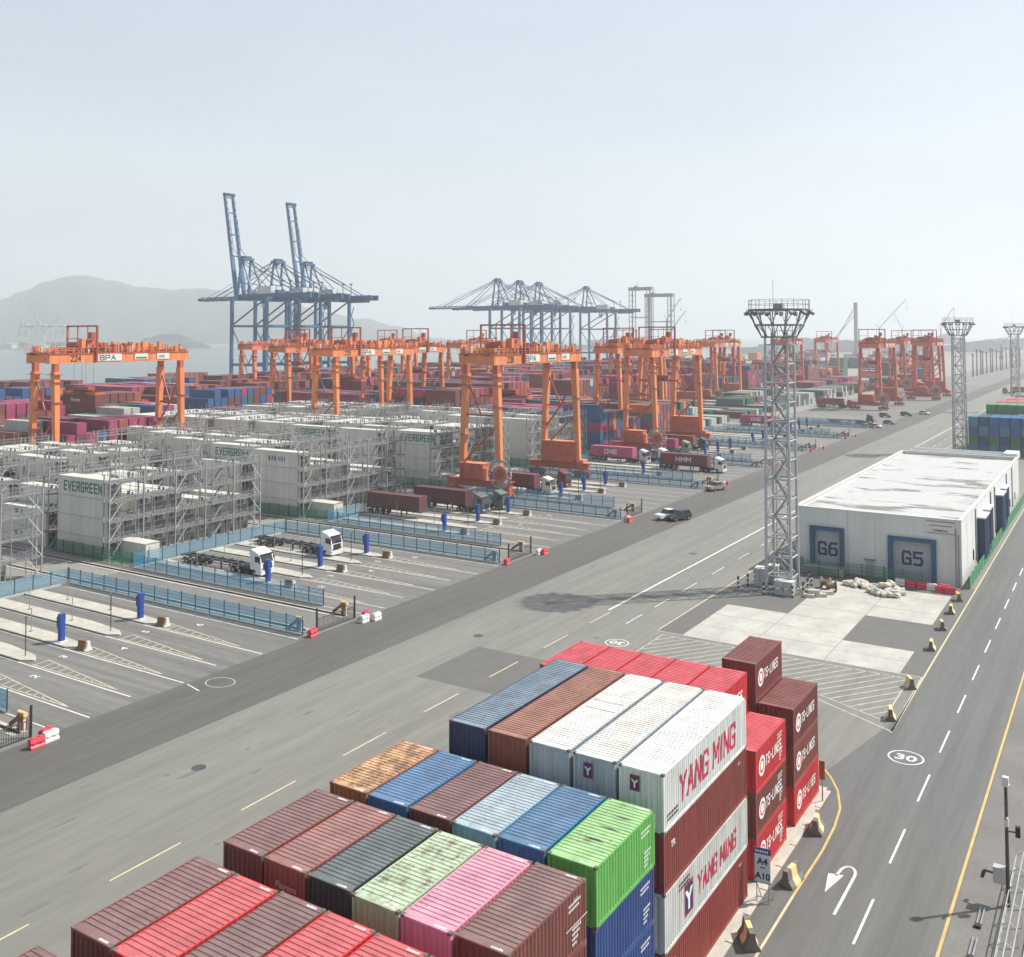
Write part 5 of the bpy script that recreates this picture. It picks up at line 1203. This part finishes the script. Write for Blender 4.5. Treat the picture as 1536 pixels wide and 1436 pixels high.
# low tubular guard frame with hoops
gr=thing('tube_railing','low tubular steel railing with hoops along the right shoulder','railing',None,(0,0,0))
TY=24.0
for i,(x,z) in enumerate(((13.35,.25),(13.45,1.0),(13.85,1.25),(14.2,1.0))): build(MB().tube((x,-40,z),(x,TY,z),.035,6),'rail',M['tower_steel'],gr)
hp=MB(); P0=[(13.35,0,0),(13.35,0,.25),(13.4,0,.7),(13.5,0,1.05),(13.85,0,1.25),(14.2,0,1.0),(14.25,0,.0)]
for a,b in zip(P0[:-1],P0[1:]): hp.tube(a,b,.035,5)
hpm=hp.mesh('hoop',M['white'])
for i in range(20): ob('hoop',hpm,gr,(0,TY-.1-i*2.1,0))
g=MB(); g.rect(14.75,17.5,-80,400,.02); struct(g,'verge',M['dry_grass'])
mb=MB(); rg=random.Random(9)
for i in range(9000):
    x=rg.uniform(14.75,16.6); y=rg.uniform(-12,26); a=rg.uniform(0,6); h=rg.uniform(.08,.3); dx,dy=.02*math.cos(a),.02*math.sin(a)
    mb.add([(x-dx,y-dy,.02),(x+dx,y+dy,.02),(x+rg.uniform(-.1,.1),y+rg.uniform(-.1,.1),h)],[(0,1,2)])
build(mb,'dry_grass',M['dry_grass'],kind='stuff')
g=MB(); g.box(14.55,14.75,-80,400,0,.16); struct(g,'kerb',M['kerb_concrete'])
# ================================================================ vehicles
def wheel(r,w,name='wheel'):
    return MB().tube((0,-w/2,0),(0,w/2,0),r,14).mesh('tyre',M['rubber']),MB().tube((0,-w/2-.01,0),(0,w/2+.01,0),r*.5,10).mesh('rim',M['galv'])
TYR,RIM=wheel(.5,.32)
def add_wheel(p,x,y,r=.5):
    w_=ob('wheel',TYR,p,(x,y,r)); w_.scale=(r/.5,1,r/.5); ob('rim',RIM,w_,(0,0,0)); return w_
CABM={}
def truck(x,y,rz,cabcol,box,lab,blab=None,txt=None,trailer=True,cab=True,boxcol=BR,group='container trucks in the lanes'):
    """local +X is forward, x = front bumper"""
    t=thing('container_truck' if cab else 'container_trailer',lab,'truck' if cab else 'trailer',group,(x,y,0),rz)
    c4=(*cabcol,0)
    if cab:
        mb=MB(); mb.prism([(-2.15,1.0),(-.15,1.0),(-.02,1.3),(-.05,2.0),(-.35,3.05),(-.7,3.3),(-2.0,3.75),(-2.15,3.7)],-1.22,1.22,0); ob('cab',mb.mesh('cab',M['truck_white']),t,color=c4)
        mb=MB(); mb.quad((-.045,-1.05,2.02),(-.045,1.05,2.02),(-.32,1.0,3.0),(-.32,-1.0,3.0)); o=build(mb,'windscreen',M['glass'],t); o.location=(.012,0,.004)
        for s in (-1,1): build(MB().box(-1.25,-.4,s*1.222-.004,s*1.222+.004,2.05,2.85),'side_window',M['glass'],t); build(MB().box(-.3,-.12,s*1.32-.09,s*1.32+.09,2.0,2.75),'mirror',M['black'],t); build(MB().box(-.02,.05,s*.95-.2,s*.95+.2,.75,.98),'headlight',M['white'],t)
        build(MB().box(-.0,.03,-.8,.8,1.1,1.9),'grille',M['black'],t); ob('bumper',MB().box(-1.1,.04,-1.22,1.22,.4,1.0).mesh('bumper',M['truck_white']),t,color=c4)
        build(MB().box(-.42,-.08,-1.1,1.1,2.98,3.14),'sun_visor',M['black'],t)
        mb=MB(); mb.box(-6.2,-1.1,-.45,.45,.75,1.0); mb.box(-3.6,-2.5,-1.15,-.5,.5,1.05); mb.box(-3.6,-2.5,.5,1.15,.5,1.05); mb.cb(-4.9,0,1.12,1.1,.9,.16); mb.box(-2.5,-2.2,-.9,.9,1.0,2.6); build(mb,'tractor_frame',M['black'],t)
        for xx in (-1.35,-4.3,-5.6):
            for s in (-1.02,1.02): add_wheel(t,xx,s)
        for xx in (-4.3,-5.6): build(MB().box(xx-.6,xx+.6,-1.2,1.2,1.05,1.1),'mudguard',M['dark_grey'],t)
    if trailer:
        mb=MB()
        for s in (-.5,.5): mb.box(-16.4,-3.9,s-.09,s+.09,1.05,1.35)
        for q in range(7): mb.box(-16.3+q*2.0,-16.1+q*2.0,-1.15,1.15,1.2,1.34)
        mb.box(-16.5,-16.2,-1.2,1.2,1.15,1.4); mb.box(-4.1,-3.8,-1.2,1.2,1.15,1.4); mb.box(-8.5,-8.3,-.9,-.7,.1,1.1); mb.box(-8.5,-8.3,.7,.9,.1,1.1); mb.box(-16.45,-16.35,-1.1,1.1,.55,.75)
        build(mb,'chassis',M['dark_grey'],t)
        for xx in (-15.4,-14.1,-12.8):
            for s in (-1.0,1.0): add_wheel(t,xx,s,.48)
    if box:
        o=ob('shipping_container',DM,None,(0,0,0),color=boxcol,label=blab,cat='container',group='containers riding on trailers')
        d=Matrix.Translation((x,y,0))@Matrix.Rotation(rz,4,'Z')@Matrix.Translation((-10.1,0,1.42)); o.matrix_world=d
        if txt: block(txt,o,(-1.9,-1.225,.8),'-Y',1.0,.9,.22,.4,'text_white')
    return t
WT=(.78,.79,.78)
truck(-81.0,51.7,0,WT,False,'white tractor with empty black chassis in the nearer lane bay, right of the racks')
truck(-81.2,65.9,0,WT,False,'white tractor with empty black chassis in the farther lane, second of two')
truck(-84.6,96.7,0,WT,True,'parked trailer without tractor carrying a brown container','dark brown container on the parked trailer without tractor',cab=False,boxcol=(.13,.045,.045))
truck(-81.5,106.7,0,(.12,.14,.16),True,'dark grey tractor hauling a dark brown container, left of two dark cabs','dark brown container behind the dark grey tractor',boxcol=(.12,.035,.04))
truck(-80.3,111.6,0,(.14,.17,.13),False,'olive dark tractor beside the dark grey one under the crane')
truck(-81.5,131.7,0,(.62,.58,.52),True,'beige white tractor with brown container under crane 226','brown container behind the beige tractor under crane 226',boxcol=(.17,.05,.045))
truck(-83.4,141.7,0,(.20,.03,.04),False,'dark red tractor under the right leg of crane 226')
truck(-62.6,181.2,0,WT,True,'white tractor pulling out with a brown lettered container','brown container lettered HMM pulled by the white tractor','HMM',boxcol=(.19,.05,.045))
truck(-84.8,186.4,0,(.55,.50,.50),True,'pale tractor with a pink lettered container behind the blue fence','pink container lettered ONE on a trailer behind the blue fence','ONE',boxcol=(.50,.09,.20))
truck(-81.8,191.4,0,(.70,.70,.70),False,'pale grey tractor just left of the brown lettered container')
truck(-83.6,211.6,0,(.30,.30,.16),True,'olive tractor under the sill of the crane beside the pink trailer','magenta container behind the olive tractor',boxcol=(.42,.05,.17))
truck(-82.4,221.6,0,(.05,.06,.08),True,'black tractor under the crane beside the pink trailer','brown container behind the black tractor',boxcol=(.22,.06,.05))
truck(-84,301.4,0,(.3,.3,.32),True,'distant dark tractor with a magenta container right of the cranes','magenta container lettered ONE on the distant trailer','ONE',boxcol=(.45,.06,.18))
truck(-60,330.5,0,(.06,.07,.08),False,'distant dark tractor near the parked cars by the long road')
truck(-86,411,0,(.3,.1,.1),True,'distant tractor with red container under the lone red orange crane','red container behind the distant tractor',boxcol=(.35,.05,.05))
truck(-24.5,485,PI/2,(.12,.05,.05),True,'dark truck with dark container driving on the far road at the right edge','dark brown container driving on the far road at the right edge',boxcol=(.10,.03,.03))
truck(-40,560,PI,(.25,.25,.27),True,'far truck with brown container crossing at the road end','brown container on the far truck at the road end',boxcol=(.28,.08,.05))
def car(x,y,rz,col,kind,lab):
    t=thing({'pickup':'pickup_truck','suv':'suv'}.get(kind,'car'),lab,'pickup' if kind=='pickup' else 'car','cars beside the grey road',(x,y,0),rz); c4=(*col,0)
    if kind=='pickup': body=[(-2.6,.45),(2.55,.45),(2.6,.75),(2.5,1.0),(1.3,1.1),(-2.6,1.1)]; roof=[(1.2,1.1),(.45,1.75),(-.75,1.78),(-1.0,1.1)]
    elif kind=='suv': body=[(-2.3,.42),(2.3,.42),(2.35,.75),(2.2,1.0),(1.2,1.1),(-2.35,1.1)]; roof=[(1.15,1.1),(.45,1.7),(-2.0,1.72),(-2.3,1.1)]
    else: body=[(-2.2,.35),(2.2,.35),(2.25,.65),(2.1,.85),(1.1,.95),(-2.2,.95)]; roof=[(1.0,.95),(.35,1.42),(-1.2,1.45),(-1.9,.95)]
    mb=MB(); mb.prism(body,-.93,.93); ob('body',mb.mesh('body',M['truck_white']),t,color=c4)
    mb=MB(); mb.prism(roof,-.80,.80); build(mb,'glass_house',M['glass'],t)
    mb=MB(); zt=max(p[1] for p in roof); xs=[p[0] for p in roof if p[1]>zt-.06]; mb.box(min(xs),max(xs),-.78,.78,zt-.01,zt+.05)
    ob('roof',mb.mesh('roof',M['truck_white']),t,color=c4)
    if kind=='pickup': build(MB().box(-2.5,-1.1,-.8,.8,1.02,1.106),'cargo_bed',M['dark_grey'],t)
    for s in (-1,1):
        build(MB().box(2.3 if kind!='car' else 2.15,2.4 if kind!='car' else 2.27,s*.7-.15,s*.7+.15,.68,.85),'headlight',M['white'],t)
        for xx in (-1.5,1.45): add_wheel(t,xx,s*.85,.36)
car(-50.9,119.8,-2.0,(.78,.78,.78),'pickup','white pickup facing the camera next to the dark off-roader')
car(-48.9,119.9,-2.0,(.035,.05,.09),'suv','dark navy off-roader right beside the white pickup')
car(-55.2,155.4,-1.9,(.33,.30,.24),'pickup','beige grey pickup near the strip gate, close to the tower left side')
car(-56.8,318.5,-.4,(.75,.75,.75),'car','white car parked at the far lane end, left of the grey one')
car(-55.6,336,-.3,(.28,.28,.29),'car','grey car parked at the far lane end between two white ones')
car(-52.2,389,-.5,(.72,.72,.72),'car','white car farther along the far road edge, under the orange cranes')
car(-57,377,-.2,(.10,.10,.11),'suv','dark off-roader beside the farther white car by the orange cranes')
car(-63,366,-.2,(.18,.2,.2),'suv','dark grey van shape parked nearest the lone red orange crane')
cone=MB(); cone.tube((0,0,.04),(0,0,.75),.2,8,0,.04); cone.cb(0,0,.03,.5,.5,.05); cnm=cone.mesh('traffic_cone',M['barrier_red'])
for i,(x,y) in enumerate(((-57,195.2),(-56,197),(-55.3,203.6),(-57.2,239.0),(-59.5,155.5))): ob('traffic_cone',cnm,None,(x,y,0),label=f'red traffic cone, {ORD[i]} along the far gates',cat='traffic cone',group='traffic cones at the far gates')
# containers behind the warehouse on the right
k3=0
for j in range(12):
    for t_ in range(4 if j<10 else 3):
        if not (t_>=2 or j==0 or True): continue
        pal=[((.04,.22,.27),'teal'),((.02,.05,.16),'navy'),((.025,.10,.28),'blue'),((.025,.10,.28),'blue'),((.14,.05,.07),'maroon'),((.03,.17,.06),'green'),((.06,.2,.25),'teal')]
        c,nm=pal[(j*3+t_*5+j//2)%7]
        if t_==0 and j>4: c,nm=(.035,.20,.06),'green'
        if t_==3: c,nm=[((.05,.24,.27),'teal'),((.02,.06,.17),'navy'),((.03,.12,.30),'blue')][min(2,j)]
        ob('shipping_container',DM,None,(-17.0+2.6*j,259,.01+H1*t_),(0,0,PI/2),color=c,label=f'{nm} container end, {["ground","second","third","top"][t_]} tier, {ordn(j)} column behind the warehouse',cat='container',group='containers stacked behind the warehouse')
for j in range(12):
    for q,(c,nm) in enumerate((((.10,.25,.10),'green'),((.45,.10,.12),'faded red'),((.42,.12,.13),'faded red'))):
        ob('shipping_container',DM,None,(-14+2.6*j+q*1.2,273+q*14,H1*(4.0+q*.0)+.01),(0,0,PI/2),color=c,label=f'{nm} container on top, {["first","second","third"][q]} row behind the blue ones, {ordn(j)} column',cat='container',group='containers stacked behind the warehouse')
        for t_ in (2,3): ob('shipping_container',DM,None,(-14+2.6*j+q*1.2,273+q*14,H1*t_+.01),(0,0,PI/2),color=c,label=f'{nm} container, {["third","fourth"][t_-2]} tier, {["first","second","third"][q]} row behind the blue ones, left end',cat='container',group='containers stacked behind the warehouse') if j==0 else None
# ================================================================ far shore, hills, distant port
def hill(px_h,D0,D1,name,mat,seed,noise=.06,n=220):
    rr=random.Random(seed); mb=MB(); A=px_h[0][0]; B=px_h[-1][0]; M_=14
    ph=[rr.uniform(0,6) for _ in range(8)]
    def hgt(px):
        for (a,b),(c,d) in zip(px_h[:-1],px_h[1:]):
            if a<=px<=c: t=(px-a)/(c-a); t=t*t*(3-2*t); return b+(d-b)*t
        return 0
    Dm=(D0+D1)/2
    for i in range(n+1):
        px=A+(B-A)*i/n; h=hgt(px)*Dm/1461+33
        h+=sum(math.sin(px*.02*(q+1)*1.7+ph[q])*3/(q+1) for q in range(8))*noise*16+rr.uniform(-1,1)*noise*40
        d=_f+_r*((px-768)/1461); d=Vector((d.x,d.y,0))
        for j in range(M_+1):
            t=j/M_; D=D0+(D1-D0)*t; s=math.sin(PI*min(1,t*1.0))**.8 if 0<t<1 else 0
            p=Vector((CAMP[0],CAMP[1],0))+d*D; z=-3.2+max(0,h+3)*s*(1+.10*math.sin(px*.09+t*9+ph[1])*(1-s)); mb.v.append((p.x,p.y,z))
    for i in range(n):
        for j in range(M_):
            a=i*(M_+1)+j; mb.f.append((a,a+M_+1,a+M_+2,a+1)); mb.m.append(0)
    me=mb.mesh(name,mat,True); o=ob(name,me,kind='structure'); return o
hill([(-500,30),(-200,50),(-60,48),(0,52),(35,66),(70,82),(100,88),(130,90),(165,82),(205,72),(250,69),(300,70),(345,66),(400,52),(440,46),(490,34),(540,24),(600,12),(650,-4),(720,-22)],4300,6300,'hills',M['hill'],4)
hill([(150,-22),(205,-14),(222,-4),(245,2),(265,3),(285,-2),(300,-10),(330,-22)],2650,2950,'island_hill',M['hill'],8,.03,60)
hill([(1380,-12),(1400,-6),(1412,0),(1422,2),(1436,-4),(1450,-12)],2700,3100,'knoll',M['hill'],9,.02,30)
# low far shore on the left with pale sheds
fs=MB(); 
for i in range(40):
    pass
x,y=at(-300,0,2560); x2,y2=at(620,0,3300)
mb=MB(); 
p=[at(-500,0,2450),at(150,0,2520),at(330,0,2560),at(700,0,2900),at(700,0,3600),at(-500,0,4500)]
mb.add([(a,b,-2.2) for a,b in p]+[(a,b,-3.4) for a,b in p],[tuple(range(6))]+[(i,(i+1)%6,6+(i+1)%6,6+i)[::-1] for i in range(6)]); struct(mb,'far_shore',M['far_land'])
rf=random.Random(21)
def shed(px,D,w_,d_,h,mat,lab,cat='shed',group='low pale sheds on the far shore'):
    x,y=at(px,0,D); t=thing('far_shed',lab,cat,group,(x,y,-2),YAW); build(MB().box(-w_/2,w_/2,0,d_,0,h),'wall',mat,t); build(MB().prism([(-w_/2-1,h),(0,h+h*.18),(w_/2+1,h)],0,d_),'roof',M['roof_white'],t)
for i in range(9): shed(-60+i*24,2600+rf.uniform(0,120),rf.uniform(25,60),30,rf.uniform(8,16),M['pale_building'] if i%2 else M['rust_brown'],f'low far shore shed, {ordn(i)} from the left across the water')
for i in range(16): shed(1130+i*27+rf.uniform(-6,6),rf.uniform(1700,2600),rf.uniform(30,75),40,rf.uniform(8,24),M['pale_building'],f'pale distant building, {ordn(i)} from left along the right horizon','building','pale buildings along the right horizon')
for i in range(12): shed(600+i*44+rf.uniform(-8,8),rf.uniform(1900,2900),rf.uniform(40,90),40,rf.uniform(8,20),M['pale_building'],f'pale distant building, {ordn(i)} from left behind the quay cranes','building','pale buildings along the middle horizon')
# distant stacks and bushes between the blocks
ds=MB(); rr=random.Random(5)
for i in range(420):
    D=rr.uniform(720,1500); px=rr.uniform(600,1400); x,y=at(px,0,D)
    if x<QX+40 or x>-100: continue
    h=rr.choice((1,2,3,4))*2.6; ds.box(x-6,x+6,y-8,y+8,0,h,rr.randrange(len(pm)))
build(ds,'horizon_containers',pm,kind='stuff',label='small hazy container stacks towards the horizon')
